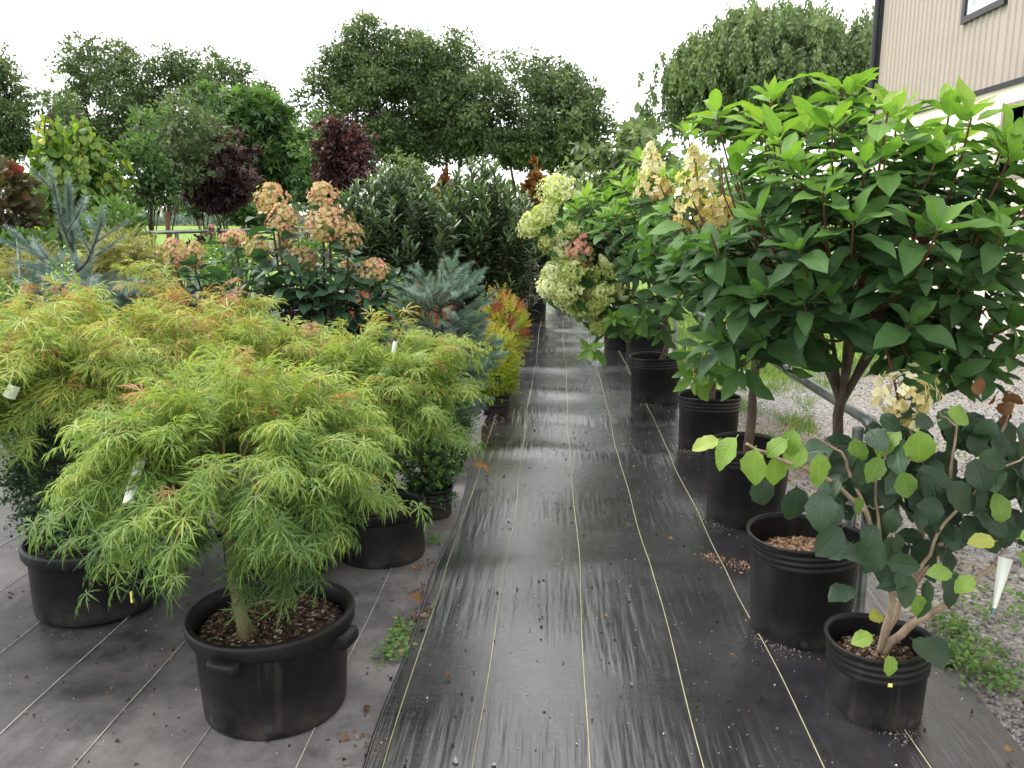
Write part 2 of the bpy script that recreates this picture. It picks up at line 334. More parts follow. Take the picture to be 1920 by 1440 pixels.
def fabric_mat(name, base, dust, dust_amt, rough, streak, spec, tread=False):
    m, t, o = new_mat(name); L = t.links
    geo = t.nodes.new('ShaderNodeNewGeometry'); pos = geo.outputs['Position']
    def nz(scale, vec, det=5.0, rg=.6):
        mp = t.nodes.new('ShaderNodeMapping'); mp.inputs['Scale'].default_value = vec; L.new(pos, mp.inputs[0])
        n = nd(t, 'ShaderNodeTexNoise', Scale=scale, Detail=det, Roughness=rg); L.new(mp.outputs[0], n.inputs['Vector']); return n.outputs[0]
    big = nz(1.6, (1, 1, 1), 7.0, .66); med = nz(7.0, (1, 1, 1), 6.0, .7); fine = nz(60.0, (1, 1, 1), 3.0)
    st = nz(1.0, (24, 1.9, 1), 1.5, .45); st2 = nz(1.0, (55, 4.0, 1), 1.0, .5); zn = nz(1.0, (1.2, 1.1, 1), 2.0, .5)
    sy = t.nodes.new('ShaderNodeSeparateXYZ'); L.new(pos, sy.inputs[0])
    zone = math_n(t, 'ADD', .5, math_n(t, 'ADD', math_n(t, 'MULTIPLY', math_n(t, 'SINE', math_n(t, 'ADD', math_n(t, 'MULTIPLY', sy.outputs[1], 5.9), math_n(t, 'MULTIPLY', zn, 5.5))), .16), math_n(t, 'MULTIPLY', math_n(t, 'SUBTRACT', zn, .5), .55)))
    wv = nz(1.0, (30, 620, 1), 1.0, .5); wv2 = nz(1.0, (620, 30, 1), 1.0, .5)
    d = ramp(t, [(.42, (0, 0, 0)), (.72, (1, 1, 1))]); L.new(math_n(t, 'ADD', math_n(t, 'MULTIPLY', big, .65), math_n(t, 'MULTIPLY', med, .35)), d.inputs[0])
    f = math_n(t, 'MULTIPLY', d.outputs[0], dust_amt)
    if tread:                                  # trodden dusty strip beside the aisle
        sx = t.nodes.new('ShaderNodeSeparateXYZ'); L.new(pos, sx.inputs[0])
        tr = math_n(t, 'MULTIPLY', math_n(t, 'ADD', sx.outputs[0], 1.35), 1.5, True)
        f = math_n(t, 'ADD', math_n(t, 'MULTIPLY', f, .75), math_n(t, 'MULTIPLY', math_n(t, 'MULTIPLY', tr, med), .75), True)
    c = mixc(t, f, base, dust)
    c = mixc(t, math_n(t, 'MULTIPLY', wv, .35), c, mixc(t, 1.0, c, (1.9, 1.9, 1.9), 'MULTIPLY'))
    spk = ramp(t, [(.70, (0, 0, 0)), (.75, (1, 1, 1))]); L.new(fine, spk.inputs[0])
    c = mixc(t, math_n(t, 'MULTIPLY', spk.outputs[0], .22), c, (.25, .21, .17))
    b = t.nodes.new('ShaderNodeBsdfPrincipled'); L.new(c, b.inputs['Base Color'])
    b.inputs['Specular IOR Level'].default_value = spec
    b.inputs['Coat Weight'].default_value = 0.0 if tread else .3
    b.inputs['Coat Roughness'].default_value = .2
    zr = ramp(t, [(.36, (0, 0, 0)), (.56, (1, 1, 1))]); L.new(zone, zr.inputs[0])
    sm = math_n(t, 'MULTIPLY', math_n(t, 'ADD', st, math_n(t, 'MULTIPLY', st2, .5)), math_n(t, 'ADD', math_n(t, 'MULTIPLY', zr.outputs[0], .93), .07))
    r = math_n(t, 'ADD', math_n(t, 'MULTIPLY', f, .3), math_n(t, 'ADD', rough, math_n(t, 'MULTIPLY', math_n(t, 'SUBTRACT', med, .5), .25)), True)
    r = math_n(t, 'ADD', r, math_n(t, 'MULTIPLY', math_n(t, 'SUBTRACT', st, .5), math_n(t, 'MULTIPLY', zr.outputs[0], .35)), True)
    L.new(r, b.inputs['Roughness'])
    bp = nd(t, 'ShaderNodeBump', Strength=1.0, Distance=streak); L.new(sm, bp.inputs['Height'])
    bp2 = nd(t, 'ShaderNodeBump', Strength=.35, Distance=.0012)
    L.new(math_n(t, 'ADD', math_n(t, 'ADD', wv, wv2), math_n(t, 'MULTIPLY', med, 2.0)), bp2.inputs['Height']); L.new(bp.outputs[0], bp2.inputs['Normal'])
    L.new(bp2.outputs[0], b.inputs['Normal']); L.new(b.outputs[0], o.inputs[0]); return m
M['fabA'] = fabric_mat('glossy_weed_fabric', (.0125, .0120, .0150), (.095, .09, .097), .25, .17, .0060, 1.0)
M['fabB'] = fabric_mat('dusty_weed_fabric', (.029, .0275, .031), (.25, .235, .235), .72, .50, .003, .4, True)
M['yarn'] = noise_mat('yellow_marker_yarn', [(.3, (.28, .27, .15)), (.6, (.42, .41, .26)), (.8, (.52, .50, .36))], 25, bump=.2, rough=.8)
M['whiteyarn'] = noise_mat('white_marker_yarn', [(.3, (.22, .21, .19)), (.6, (.50, .49, .46))], 12, bump=.2, rough=.8)
def gravel_mat():
    m, t, o = new_mat('grey_gravel'); L = t.links
    geo = t.nodes.new('ShaderNodeNewGeometry'); pos = geo.outputs['Position']
    vo = nd(t, 'ShaderNodeTexVoronoi', Scale=62.0); L.new(pos, vo.inputs['Vector'])
    sc = t.nodes.new('ShaderNodeSeparateColor'); L.new(vo.outputs['Color'], sc.inputs[0])
    rp = ramp(t, [(0, (.12, .115, .12)), (.5, (.215, .205, .205)), (.85, (.32, .305, .295)), (1, (.44, .425, .41))]); L.new(sc.outputs[0], rp.inputs[0])
    nz = nd(t, 'ShaderNodeTexNoise', Scale=.9, Detail=6.0); L.new(pos, nz.inputs['Vector'])
    r2 = ramp(t, [(.45, (0, 0, 0)), (.68, (1, 1, 1))]); L.new(nz.outputs[0], r2.inputs[0])
    c = mixc(t, math_n(t, 'MULTIPLY', r2.outputs[0], .5), rp.outputs[0], (.24, .19, .125))
    b = t.nodes.new('ShaderNodeBsdfPrincipled'); L.new(c, b.inputs['Base Color']); b.inputs['Roughness'].default_value = .9
    bp = nd(t, 'ShaderNodeBump', Strength=.8, Distance=.012); L.new(math_n(t, 'SUBTRACT', 1.0, vo.outputs['Distance']), bp.inputs['Height']); L.new(bp.outputs[0], b.inputs['Normal'])
    L.new(b.outputs[0], o.inputs[0]); return m
M['gravel'] = gravel_mat()
M['stone'] = leaf_mat('gravel_stone', [(0, (.11, .105, .11)), (.5, (.22, .21, .21)), (.9, (.36, .345, .335)), (1, (.50, .485, .46))], rough=.85, trans=0.0, veins=False, under=1.0, spec=.3)
M['chip'] = leaf_mat('bark_chip', [(0, (.05, .03, .02)), (.5, (.20, .12, .075)), (1, (.38, .26, .18))], rough=.9, trans=0.0, veins=False, under=1.0, spec=.2)
M['perl'] = leaf_mat('pale_speck', [(0, (.15, .13, .11)), (1, (.66, .63, .58))], rough=.9, trans=0.0, veins=False, under=1.0, spec=.2)
M['lawn'] = noise_mat('lawn', [(.3, (.11, .19, .035)), (.5, (.16, .26, .045)), (.7, (.22, .31, .07))], 6, detail=8, bump=.5, bdist=.03, rough=.9)
M['field'] = noise_mat('bed_soil', [(.35, (.16, .08, .05)), (.65, (.24, .14, .09))], 4, bump=.3, rough=.9)

# ------------------------------------------------------------------ leaf templates
class Tpl:
    def __init__(s, V, F, UV=None, tv=None):
        s.V = np.asarray(V, float); s.F = np.asarray(F, int)
        s.UV = np.zeros((len(s.V), 2)) + A(.25, 0) if UV is None else np.asarray(UV, float)
        s.tv = np.zeros(len(s.V)) if tv is None else np.asarray(tv, float)
        s.cache = {}
    def mesh(s, mat, name):
        if mat.name not in s.cache: s.cache[mat.name] = mesh_np(name, s.V, s.F, mat, s.UV, s.tv)
        return s.cache[mat.name]
def grid_F(r, c):
    i = np.arange(r - 1)[:, None] * c; j = np.arange(c - 1)[None]
    q = np.stack([i + j, i + j + 1, i + c + j + 1, i + c + j], -1).reshape(-1, 4)
    return np.vstack([q[:, [0, 1, 2]], q[:, [0, 2, 3]]])
def blade(wid, peak=.42, bend=.7, fold=.25, rows=7, teeth=0.0, wav=.03, petiole=.12, seed=0, cols=5, notch=0.0):
    r = np.random.default_rng(seed)
    t = np.linspace(0, 1, rows); a = peak / (1 - peak)
    pr = t ** (a * .9) * (1 - t) ** .9; pr = pr / max(pr.max(), 1e-6)
    pr[0] = .03; pr[-1] = .02
    if teeth: pr[1:-1] *= 1 + teeth * (((np.arange(1, rows - 1)) % 2) * 2 - 1)
    ang = bend * t ** 1.3
    y = np.concatenate([[0], np.cumsum(np.cos((ang[1:] + ang[:-1]) / 2) * np.diff(t))]); z = -np.concatenate([[0], np.cumsum(np.sin((ang[1:] + ang[:-1]) / 2) * np.diff(t))])
    s = np.linspace(-1, 1, cols)
    X = wid / 2 * pr[:, None] * s[None]
    side = 1 + .1 * r.normal()
    Z = z[:, None] + fold * np.abs(X) + wav * pr[:, None] * np.sin(t[:, None] * 9 + 2 * s[None] + r.uniform(0, 6)) * np.abs(s)[None]
    Y = y[:, None] - notch * np.abs(s)[None] ** 2 * (1 - t[:, None]) ** 3 + 0 * X
    X = X + (.06 * r.normal()) * (t[:, None] ** 2)
    V = np.stack([X, Y, Z], -1).reshape(-1, 3)
    UV = np.stack([np.broadcast_to(.5 + .5 * s, (rows, cols)), np.broadcast_to(t[:, None], (rows, cols))], -1).reshape(-1, 2)
    F = grid_F(rows, cols)
    if petiole:
        n = len(V); pw = .012
        V = np.vstack([V, [(-pw, 0.01, 0), (pw, 0.01, 0), (pw, -petiole, .01), (-pw, -petiole, .01)]])
        UV = np.vstack([UV, [(.5, 0)] * 4]); F = np.vstack([F, [(n, n + 2, n + 1), (n, n + 3, n + 2)]])
        V[:, 1] += petiole
    return Tpl(V, F, UV)
T_HYD = [blade(w_, .42, b, f, 8, .045, .05, .12, i) for i, (w_, b, f) in enumerate([(.44, .2, .25), (.40, .5, .35), (.48, .75, .15), (.42, -.15, .3), (.38, .4, .45), (.46, .95, .2)])]
T_VIB = [blade(.72, .44, b, f, 9, .055, .05, .1, 10 + i) for i, (b, f) in enumerate([(.4, .12), (.7, .2), (.9, .1), (.25, .22)])]
T_LAU = [blade(.22, .48, b, .3, 6, 0, .02, .05, 20 + i, cols=3) for i, b in enumerate([.2, .5, .9])]
T_HRT = [blade(.98, .34, b, .15, 6, 0, .04, .3, 30 + i, notch=.22) for i, b in enumerate([.3, .7, 1.0])]
T_SML = [blade(.5, .45, b, .2, 4, 0, 0, 0, 40 + i, cols=3) for i, b in enumerate([.3, .8])]
T_STAR = []
def star(seed):
    r = np.random.default_rng(seed); V = [(0, 0, 0)]; F = []
    for k, (a, l) in enumerate([(-100, .5), (-48, .8), (0, 1), (48, .8), (100, .5)]):
        a = math.radians(a + r.normal() * 5); d = A(math.sin(a), math.cos(a), 0); p = A(d[1], -d[0], 0)
        b = len(V); dr = -.12 * l * l - .05 * r.random()
        V += [d * l * .45 + p * .17 * l + A(0, 0, .02), d * l + A(0, 0, dr * 2), d * l * .45 - p * .17 * l + A(0, 0, .02)]
        F += [(0, b, b + 1), (0, b + 1, b + 2)]
    return Tpl(np.array(V) + A(0, .25, 0), F)
T_STAR = [star(i) for i in range(3)]
def dissected(seed):
    """cut-leaf maple leaf: thin toothed lobes that droop from one point"""
    r = np.random.default_rng(seed); V = []; F = []; tv = []
    V += [(-.006, 0, 0), (.006, 0, 0), (.006, .26, .02), (-.006, .26, .02)]; F += [(0, 1, 2), (0, 2, 3)]; tv += [.25] * 4
    c = A(0, .26, .02)
    for a, l in [(-118, .42), (-78, .62), (-38, .74), (0, .80), (38, .74), (78, .62), (118, .42)]:
        a = math.radians(a + r.normal() * 6); l *= r.uniform(.88, 1.1)
        d = A(math.sin(a), math.cos(a), 0); p = A(d[1], -d[0], 0)
        ts = [0, .3, .62, 1.0]; wd = [.006, .019, .015, .002]
        dr = r.uniform(.22, .70)
        def at(t): return c + d * l * (t - .16 * t ** 2.2) + A(0, 0, .05 * t - dr * l * t ** 2.1)
        b = len(V)
        for t, w_ in zip(ts, wd):
            q = at(t); V += [q - p * w_, q + p * w_]; tv += [.1 * t] * 2
        for i in range(3): F += [(b + 2 * i, b + 2 * i + 1, b + 2 * i + 3), (b + 2 * i, b + 2 * i + 3, b + 2 * i + 2)]
        for t in (.28, .55):
            for sg in (-1, 1):
                q = at(t); e = at(min(t + .28, 1)) + p * sg * (.15 - .10 * t) * l * 1.1 + A(0, 0, -.015)
                b = len(V); V += [q - d * .02 * l + p * sg * .012, q + d * .05 * l + p * sg * .012, e]; tv += [0, 0, .1]; F += [(b, b + 1, b + 2)]
    return Tpl(np.array(V), F, tv=tv)
T_MAP = [dissected(i) for i in range(8)]
def floret(seed, cup=.25):
    r = np.random.default_rng(seed); V = []; F = []; tv = []
    for k in range(4):
        a = k * PI / 2 + r.normal() * .12; d = A(math.cos(a), 0, math.sin(a)); p = A(-d[2], 0, d[0])
        l = r.uniform(.85, 1.1); b = len(V); n = A(0, 1, 0)
        V += [n * .02, d * l * .55 + p * .48 + n * cup * .4, d * l + n * cup * r.uniform(.2, 1.2), d * l * .55 - p * .48 + n * cup * .4]
        F += [(b, b + 1, b + 2), (b, b + 2, b + 3)]; tv += [-.08, 0, .1, 0]
    return Tpl(np.array(V) * .5, F, tv=tv)
T_FLO = [floret(i) for i in range(4)]
T_SPEC = [Tpl([(-.5, 0, 0), (0, -.6, .3), (.6, .1, .0), (.05, .5, .25), (0, 0, .6)], [(0, 1, 4), (1, 2, 4), (2, 3, 4), (3, 0, 4)])]
def rock(seed):
    r = np.random.default_rng(seed)
    v = nrm(np.array([(1, 0, 0), (-1, 0, 0), (0, 1, 0), (0, -1, 0), (0, 0, 1), (0, 0, -1)]) + r.normal(0, .22, (6, 3))) * r.uniform(.4, .62, (6, 1)) * A(1, 1, .7)
    return Tpl(v, [(0, 2, 4), (2, 1, 4), (1, 3, 4), (3, 0, 4), (2, 0, 5), (1, 2, 5), (3, 1, 5), (0, 3, 5)])
T_ROCK = [rock(i) for i in range(5)]
T_RHO = [Tpl([(0, 0, 0), (.3, .5, .06), (0, 1, -.08), (-.3, .5, .06)], [(0, 1, 2), (0, 2, 3)]), Tpl([(0, 0, 0), (.22, .45, -.05), (0, 1, .1), (-.34, .55, .05)], [(0, 1, 2), (0, 2, 3)])]
T_NAR = [Tpl([(0, 0, 0), (.12, .45, .03), (0, 1, -.1), (-.12, .45, .03)], [(0, 1, 2), (0, 2, 3)])]
T_BLADE = [Tpl([(-.03, 0, 0), (.03, 0, 0), (.02, .55, .05), (-.02, .55, .05), (0, 1, -.15)], [(0, 1, 2), (0, 2, 3), (3, 2, 4)], tv=[0, 0, .05, .05, .15])]
def sprig(pairs, lw, seed, tip=.5):
    """short twig with paired small leaves, brighter to the tip"""
    r = np.random.default_rng(seed); V = [(-.012, 0, 0), (.012, 0, 0), (0, 1, 0)]; F = [(0, 1, 2)]; tv = [0, 0, .2]
    for i in range(pairs):
        y = .12 + .82 * i / (pairs - 1); az = i * 1.57 + r.normal() * .3
        for q in (0, PI):
            a = az + q; d = nrm(A(math.cos(a), .75, math.sin(a))); sd = nrm(np.cross(d, A(0, 1, 0)))
            L = .27 * (1 - .35 * i / pairs) * r.uniform(.85, 1.15); b = len(V); o_ = A(0, y, 0)
            V += [o_, o_ + d * L * .5 + sd * L * lw, o_ + d * L + A(0, .02, 0), o_ + d * L * .5 - sd * L * lw]
            F += [(b, b + 1, b + 2), (b, b + 2, b + 3)]; tv += [tip * y] * 4
    return Tpl(np.array(V), F, tv=tv)
T_BOX = [sprig(6, .32, i, .42) for i in range(3)]
T_SPI = [sprig(7, .24, 10 + i, .3) for i in range(3)]
def needle_twig(n, seed, nl=.30, spread=1.0, hw=.021, bend=0.0):
    r = np.random.default_rng(seed); V = [(-.02, 0, 0), (.02, 0, 0), (0, 1, 0)]; F = [(0, 1, 2)]; tv = [-.3, -.3, -.2]
    for i in range(n):
        y = i / n * 1.0; a = i * 2.4 + r.normal() * .3; d = nrm(A(math.cos(a) * spread, .62, math.sin(a) * spread)); sd = nrm(np.cross(d, A(.2, 1, .3)))
        L = nl * r.uniform(.8, 1.15); b = len(V); o_ = A(0, y, 0)
        V += [o_ - sd * hw, o_ + sd * hw, o_ + d * L]; F += [(b, b + 1, b + 2)]; tv += [-.05, -.05, .2]
    V = np.array(V, float); V[:, 2] -= bend * np.clip(V[:, 1], 0, 2) ** 2; V[:, 1] -= bend * .25 * np.clip(V[:, 1], 0, 2) ** 2
    return Tpl(V, F, tv=tv)
T_NDL = [needle_twig(66, i) for i in range(3)]
T_NDS = [needle_twig(56, 7 + i, .36) for i in range(3)]

def frames(d, n):
    d = nrm(d); n = np.asarray(n, float)
    n = n - d * np.sum(n * d, -1, keepdims=True)
    bad = np.linalg.norm(n, axis=-1) < 1e-4
    if bad.any(): n[bad] = np.cross(d[bad], A(.31, .87, .4))
    n = nrm(n); x = np.cross(d, n)
    return np.stack([x, d, n], -1)
class Leaves:
    def __init__(s): s.p = []; s.d = []; s.n = []; s.s = []; s.t = []
    def add(s, p, d, n, sc, t): s.p.append(p); s.d.append(d); s.n.append(n); s.s.append(sc); s.t.append(t)
    def addm(s, p, d, n, sc, t):
        k = len(p); s.p += list(p); s.d += list(d); s.n += list(n)
        s.s += list(np.broadcast_to(sc, (k,))); s.t += list(np.broadcast_to(t, (k,)))
    def build(s, root, tpls, mat, n_ind=0, name='leaf', rest='foliage', ctr=None, roll=.2):
        if not s.p: return
        p = np.array(s.p); d = nrm(np.array(s.d)); n = np.array(s.n, float) + R.normal(0, roll, p.shape)
        sc = np.array(s.s); t = np.array(s.t); k = len(p)
        MM = frames(d, n); ch = R.integers(0, len(tpls), k)
        off = np.zeros(3) if root is None else np.array(root.location)
        ind = np.zeros(k, bool)
        if n_ind:
            dep = (p - CAM) @ _F
            c = p.mean(0) if ctr is None else np.asarray(ctr)
            face = np.sum(nrm(p - c) * nrm(CAM - p), -1)
            score = sc / np.maximum(dep, .3) * (1 + .55 * face)
            ind[np.argsort(-score)[:n_ind]] = True
            for i in np.nonzero(ind)[0]:
                me = tpls[ch[i]].mesh(mat, name)
                m4 = np.eye(4); m4[:3, :3] = MM[i] * sc[i]; m4[:3, 3] = p[i] - off
                o = link(name, me, root, Matrix(m4.tolist()))
                o.color = (float(np.clip(t[i], 0, 1)), 0, 0, 1)
        mb = MB()
        for q, T in enumerate(tpls):
            w_ = np.nonzero((ch == q) & ~ind)[0]
            if not len(w_): continue
            V = np.einsum('kij,nj->kni', MM[w_] * sc[w_, None, None], T.V) + p[w_][:, None]
            F = (T.F[None] + (np.arange(len(w_)) * len(T.V))[:, None, None]).reshape(-1, 3)
            mb.add(V.reshape(-1, 3), F, (np.clip(t[w_], 0, 1)[:, None] + T.tv[None]).ravel(), np.tile(T.UV, (len(w_), 1)))
        return mb.build(rest, mat, root, kind='stuff')

# ------------------------------------------------------------------ pots
def pot(root, c, rb, rr, H, style='ring', soil='soil', depth_=.07, mat='pot', segs=44, chips=0, wob=.012, ph=None):
    c = A(c[0], c[1], c[2] if len(c) > 2 else .012); ph = R.uniform(0, 6) if ph is None else ph
    rt = rr - .012; g = lambda z: rb + (rt - rb) * z / H
    if style == 'ring':
        prof = [(0, .004), (rb * .9, .004), (rb * .97, 0), (rb, .008), (rb + .002, .03), (g(H - .095), H - .095), (g(H - .09) + .005, H - .088), (g(H - .08) + .005, H - .078), (g(H - .075) + .002, H - .073), (g(H - .07) + .002, H - .066), (g(H - .06) + .006, H - .062), (g(H - .055) + .006, H - .056), (g(H - .05) + .002, H - .052), (g(H - .045) + .002, H - .045),
                (g(H - .04) + .006, H - .041), (g(H - .035) + .006, H - .035), (g(H - .03) + .002, H - .031), (g(H - .02) + .002, H - .024), (rr - .004, H - .018), (rr, H - .010), (rr, H - .003), (rr - .004, H), (rr - .010, H - .003), (rr - .015, H - .02), (rr - .010, H - .034), (rr - .016, H - .045),
                (rr - .012, H - .056), (rr - .018, H - .068), (rr - .015, H - .08), (rr - .024, H - .095), (rb * .9, .03)]
    else:
        prof = [(0, .004), (rb * .9, .004), (rb * .97, 0), (rb, .008), (rb + .002, .03), (g(H - .06) - .006, H - .06), (rt - .004, H - .055), (rr - .006, H - .048), (rr, H - .036), (rr + .001, H - .012), (rr, H - .004),
                (rr - .006, H), (rr - .018, H - .001), (rr - .022, H - .006), (rr - .026, H - .05), (rb * .9, .03)]
    mb = MB(); lathe(mb, prof, c, segs, wob, ph, tilt=.004)
    po = mb.build('pot', M[mat], root)
    rs = rr - .028; zs = H - depth_
    rings, sg = 9, 40
    a = np.arange(sg) * 2 * PI / sg; rad = np.linspace(0.001, 1, rings) * rs * .97
    X = rad[:, None] * np.cos(a); Y = rad[:, None] * np.sin(a)
    Z = zs + .012 * (1 - (rad / rs)[:, None] ** 2) + R.normal(0, .0035, X.shape)
    V = np.stack([X, Y, Z], -1).reshape(-1, 3) + c
    i = np.arange(rings - 1)[:, None] * sg; j = np.arange(sg)[None]; jn = (j + 1) % sg
    mb = MB(); mb.add(V, np.stack([i + j, i + jn, i + sg + jn, i + sg + j], -1).reshape(-1, 4))
    mb.build('soil', M[soil], root)
    if chips:
        L = Leaves()
        r_ = rs * .93 * np.sqrt(R.random(chips)); a_ = R.uniform(0, 2 * PI, chips)
        p = np.stack([c[0] + r_ * np.cos(a_), c[1] + r_ * np.sin(a_), c[2] + zs + .012 * (1 - (r_ / rs) ** 2) + .003], -1)
        L.addm(p, R.normal(0, 1, (chips, 3)) * A(1, 1, .25), np.tile(A(0, 0, 1), (chips, 1)), R.uniform(.006, .02, chips) * (1.0 if soil == 'mulch' else .8), R.beta(2, 2, chips) * (.9 if soil == 'mulch' else .6) + (.15 if soil == 'mulch' else 0))
        L.build(root, T_SPEC, M['chip'], rest='bark_chips', roll=.4)
        if soil == 'soil':
            L = Leaves(); k = chips // 3
            r_ = rs * .95 * np.sqrt(R.random(k)); a_ = R.uniform(0, 2 * PI, k)
            p = np.stack([c[0] + r_ * np.cos(a_), c[1] + r_ * np.sin(a_), c[2] + zs + .012 * (1 - (r_ / rs) ** 2) + .004], -1)
            L.addm(p, R.normal(0, 1, (k, 3)), np.tile(A(0, 0, 1), (k, 1)), R.uniform(.003, .0065, k), R.random(k))
            L.build(root, T_SPEC, M['perl'], rest='perlite_specks', roll=.4)
    return po, zs + c[2]
def handle(root, po, c, rr, H, ang, half=.17):
    mb = MB(); c = A(c[0], c[1], .012)
    n = 12; a = np.linspace(ang - half, ang + half, n); e = np.minimum(1, (1 - np.abs(np.linspace(-1, 1, n))) * 4) ** .6
    prof = [(-.004, H - .050), (.026, H - .052), (.031, H - .060), (.030, H - .082), (.024, H - .092), (-.002, H - .094), (-.012, H - .10)]
    V = []
    for ai, ei in zip(a, e):
        for k, (dr, z) in enumerate(prof):
            r = rr + dr * (ei if dr > 0 else 1) - (.012 if dr > 0 and ei < .05 else 0); V.append((c[0] + r * math.cos(ai), c[1] + r * math.sin(ai), c[2] + z))
    m = len(prof); F = [(i * m + k, (i + 1) * m + k, (i + 1) * m + k + 1, i * m + k + 1) for i in range(n - 1) for k in range(m - 1)]
    V = np.array(V) - np.array(root.location)
    mb.add(V, F); mb.build('handle', M['pot'], po)
def drain_hole(root, po, c, r, z, ang, rad=.011):
    mb = MB(); d = A(math.cos(ang), math.sin(ang), 0); q = A(c[0], c[1], .012 + z) + d * (r + .0015) - np.array(root.location)
    pts = np.array([q - d * .012, q - d * .004, q, q + d * .0015]); tube(mb, pts, [rad * .8, rad, rad * 1.05, rad * 1.3], 10)
    mb.build('drain_hole', M['black'], po)

# ------------------------------------------------------------------ plant generators
def shoot_leaves(L, pts, nodes, size, tip_t=.95, step=.3, sp=.045, whorl=2, up=.35, base_t=.12, incl0=34, incl1=88, small_tip=.72):
    """opposite leaf pairs from the tip of a shoot downwards"""
    pts = np.asarray(pts); seg = np.linalg.norm(np.diff(pts, axis=0), axis=1); cum = np.concatenate([[0], np.cumsum(seg)])
    ax_all = nrm(np.gradient(pts, axis=0)); az0 = R.uniform(0, 6)
    for i in range(nodes):
        s = cum[-1] - sp * (0, .14, .36, .75, 1.4, 2.3, 3.3, 4.3, 5.3, 6.4)[min(i, 9)] * 1.15
        if s < .12 * cum[-1]: break
        q = np.array([np.interp(s, cum, pts[:, k]) for k in range(3)]); ax = nrm(np.array([np.interp(s, cum, ax_all[:, k]) for k in range(3)]))
        u = nrm(np.cross(ax, A(.3, .2, 1) if abs(ax[2]) < .95 else A(1, 0, 0))); v = np.cross(ax, u)
        az = az0 + i * (PI / 2 if whorl == 2 else 1.05)
        inc = math.radians(incl0 + (incl1 - incl0) * min(1, i / 3.4)) + R.normal() * .12
        for a in az + np.arange(whorl) * 2 * PI / whorl:
            a += R.normal() * .18
            dp = math.cos(a) * u + math.sin(a) * v
            d = math.cos(inc) * ax + math.sin(inc) * dp
            if i > 2: d = nrm(d * A(1, 1, .38) + A(0, 0, R.normal() * .16 - .04))      # blades turn level on their stalks
            n = math.sin(inc) * ax - math.cos(inc) * dp + A(0, 0, up + (.7 if i > 2 else 0)) + R.normal(0, .15, 3)
            sc = size * (small_tip + (1 - small_tip) * min(1, i / 1.6)) * R.uniform(.66, 1.2)
            L.add(q, d, n, sc, float(np.clip(tip_t - step * (0, .15, .5, 1.0, 1.8, 2.5, 3, 3.3, 3.5, 3.7)[min(i, 9)] + R.normal() * .05, max(0, base_t + R.normal() * .08), .93)))
def path_on(pts, s):
    pts = np.asarray(pts); seg = np.linalg.norm(np.diff(pts, axis=0), axis=1); cum = np.concatenate([[0], np.cumsum(seg)])
    return np.array([np.interp(s * cum[-1], cum, pts[:, k]) for k in range(3)])
def panicle(root, base, axis, length, width, mat, t0, n, cone=True, pink=None, size=.017, n_obj=0, name='flower_head'):
    axis = nrm(axis); u = nrm(np.cross(axis, A(.2, .1, 1) if abs(axis[2]) < .9 else A(1, 0, 0))); v = np.cross(axis, u)
    k = n; t = R.random(k) ** (1.15 if cone else 1.0); a = R.uniform(0, 2 * PI, k)
    if cone: rad = width / 2 * (1 - t) ** .62 * np.minimum(1, .55 + 4 * t)
    else: rad = width / 2 * np.sqrt(np.clip(1 - (2 * t - 1) ** 2, 0, 1)) ** .9
    lump = 1 + .22 * np.sin(3 * a + 11 * t + base[0] * 40) + .13 * R.normal(size=k)
    rad = rad * lump * np.where(R.random(k) < .25, .7, 1)
    dp = np.cos(a)[:, None] * u + np.sin(a)[:, None] * v
    p = np.asarray(base) + axis * (t * length)[:, None] + dp * rad[:, None]
    d = nrm(dp + axis * (.25 + .9 * (t - .4))[:, None] + R.normal(0, .22, (k, 3)))
    tt = t0 + (.45 * (t - .45) if cone else 0) + .20 * R.normal(size=k) + (0 if pink is None else pink * (np.abs(dp @ A(1, 0, 0)) > .5) * R.random(k)) + .18 * (d[:, 2])
    L = Leaves(); L.addm(p, d, R.normal(0, 1, (k, 3)), size * 2 * R.uniform(.75, 1.2, k), np.clip(tt, 0, 1))
    core = MB(); kk = 7
    ts = np.linspace(.02, .95, kk)
    cr = width * (.05 if n_obj else .16) * ((1 - ts) ** .8 if cone else np.sqrt(np.clip(1 - (2 * ts - 1) ** 2, 0, 1))) + .002
    tube(core, np.asarray(base) + axis * (ts * length)[:, None], cr, 7, t=0)
    if not n_obj:
        # one mesh: core twigs and florets together
        mb = MB(); q = np.array(L.p); MM = frames(np.array(L.d), np.array(L.n)); ch = R.integers(0, 4, k); sc = np.array(L.s); tt = np.array(L.t)
        for c_ in range(4):
            w_ = np.nonzero(ch == c_)[0]; T = T_FLO[c_]
            V = np.einsum('kij,nj->kni', MM[w_] * sc[w_, None, None], T.V) + q[w_][:, None]
            mb.add(V.reshape(-1, 3), (T.F[None] + (np.arange(len(w_)) * len(T.V))[:, None, None]).reshape(-1, 3), (tt[w_][:, None] + T.tv[None]).ravel())
        mb.add(np.vstack(core.V), np.vstack(core.F), np.concatenate(core.T))
        return mb.build(name, M[mat], root)
    # separate florets on a head
    me = mesh_np(name, np.vstack(core.V) - np.array(root.location), np.vstack(core.F), M[mat], None, np.concatenate(core.T))
    head = link(name, me, root)      # florets live in the head's frame, which shares the root's origin
    q = np.array(L.p); MM = frames(np.array(L.d), np.array(L.n)); off = np.array(root.location)
    for i in range(k):
        m4 = np.eye(4); m4[:3, :3] = MM[i] * L.s[i]; m4[:3, 3] = q[i] - off
        o = link('floret', T_FLO[i % 4].mesh(M[mat], 'floret'), head, Matrix(m4.tolist())); o.color = (float(L.t[i]), 0, 0, 1)
    return head
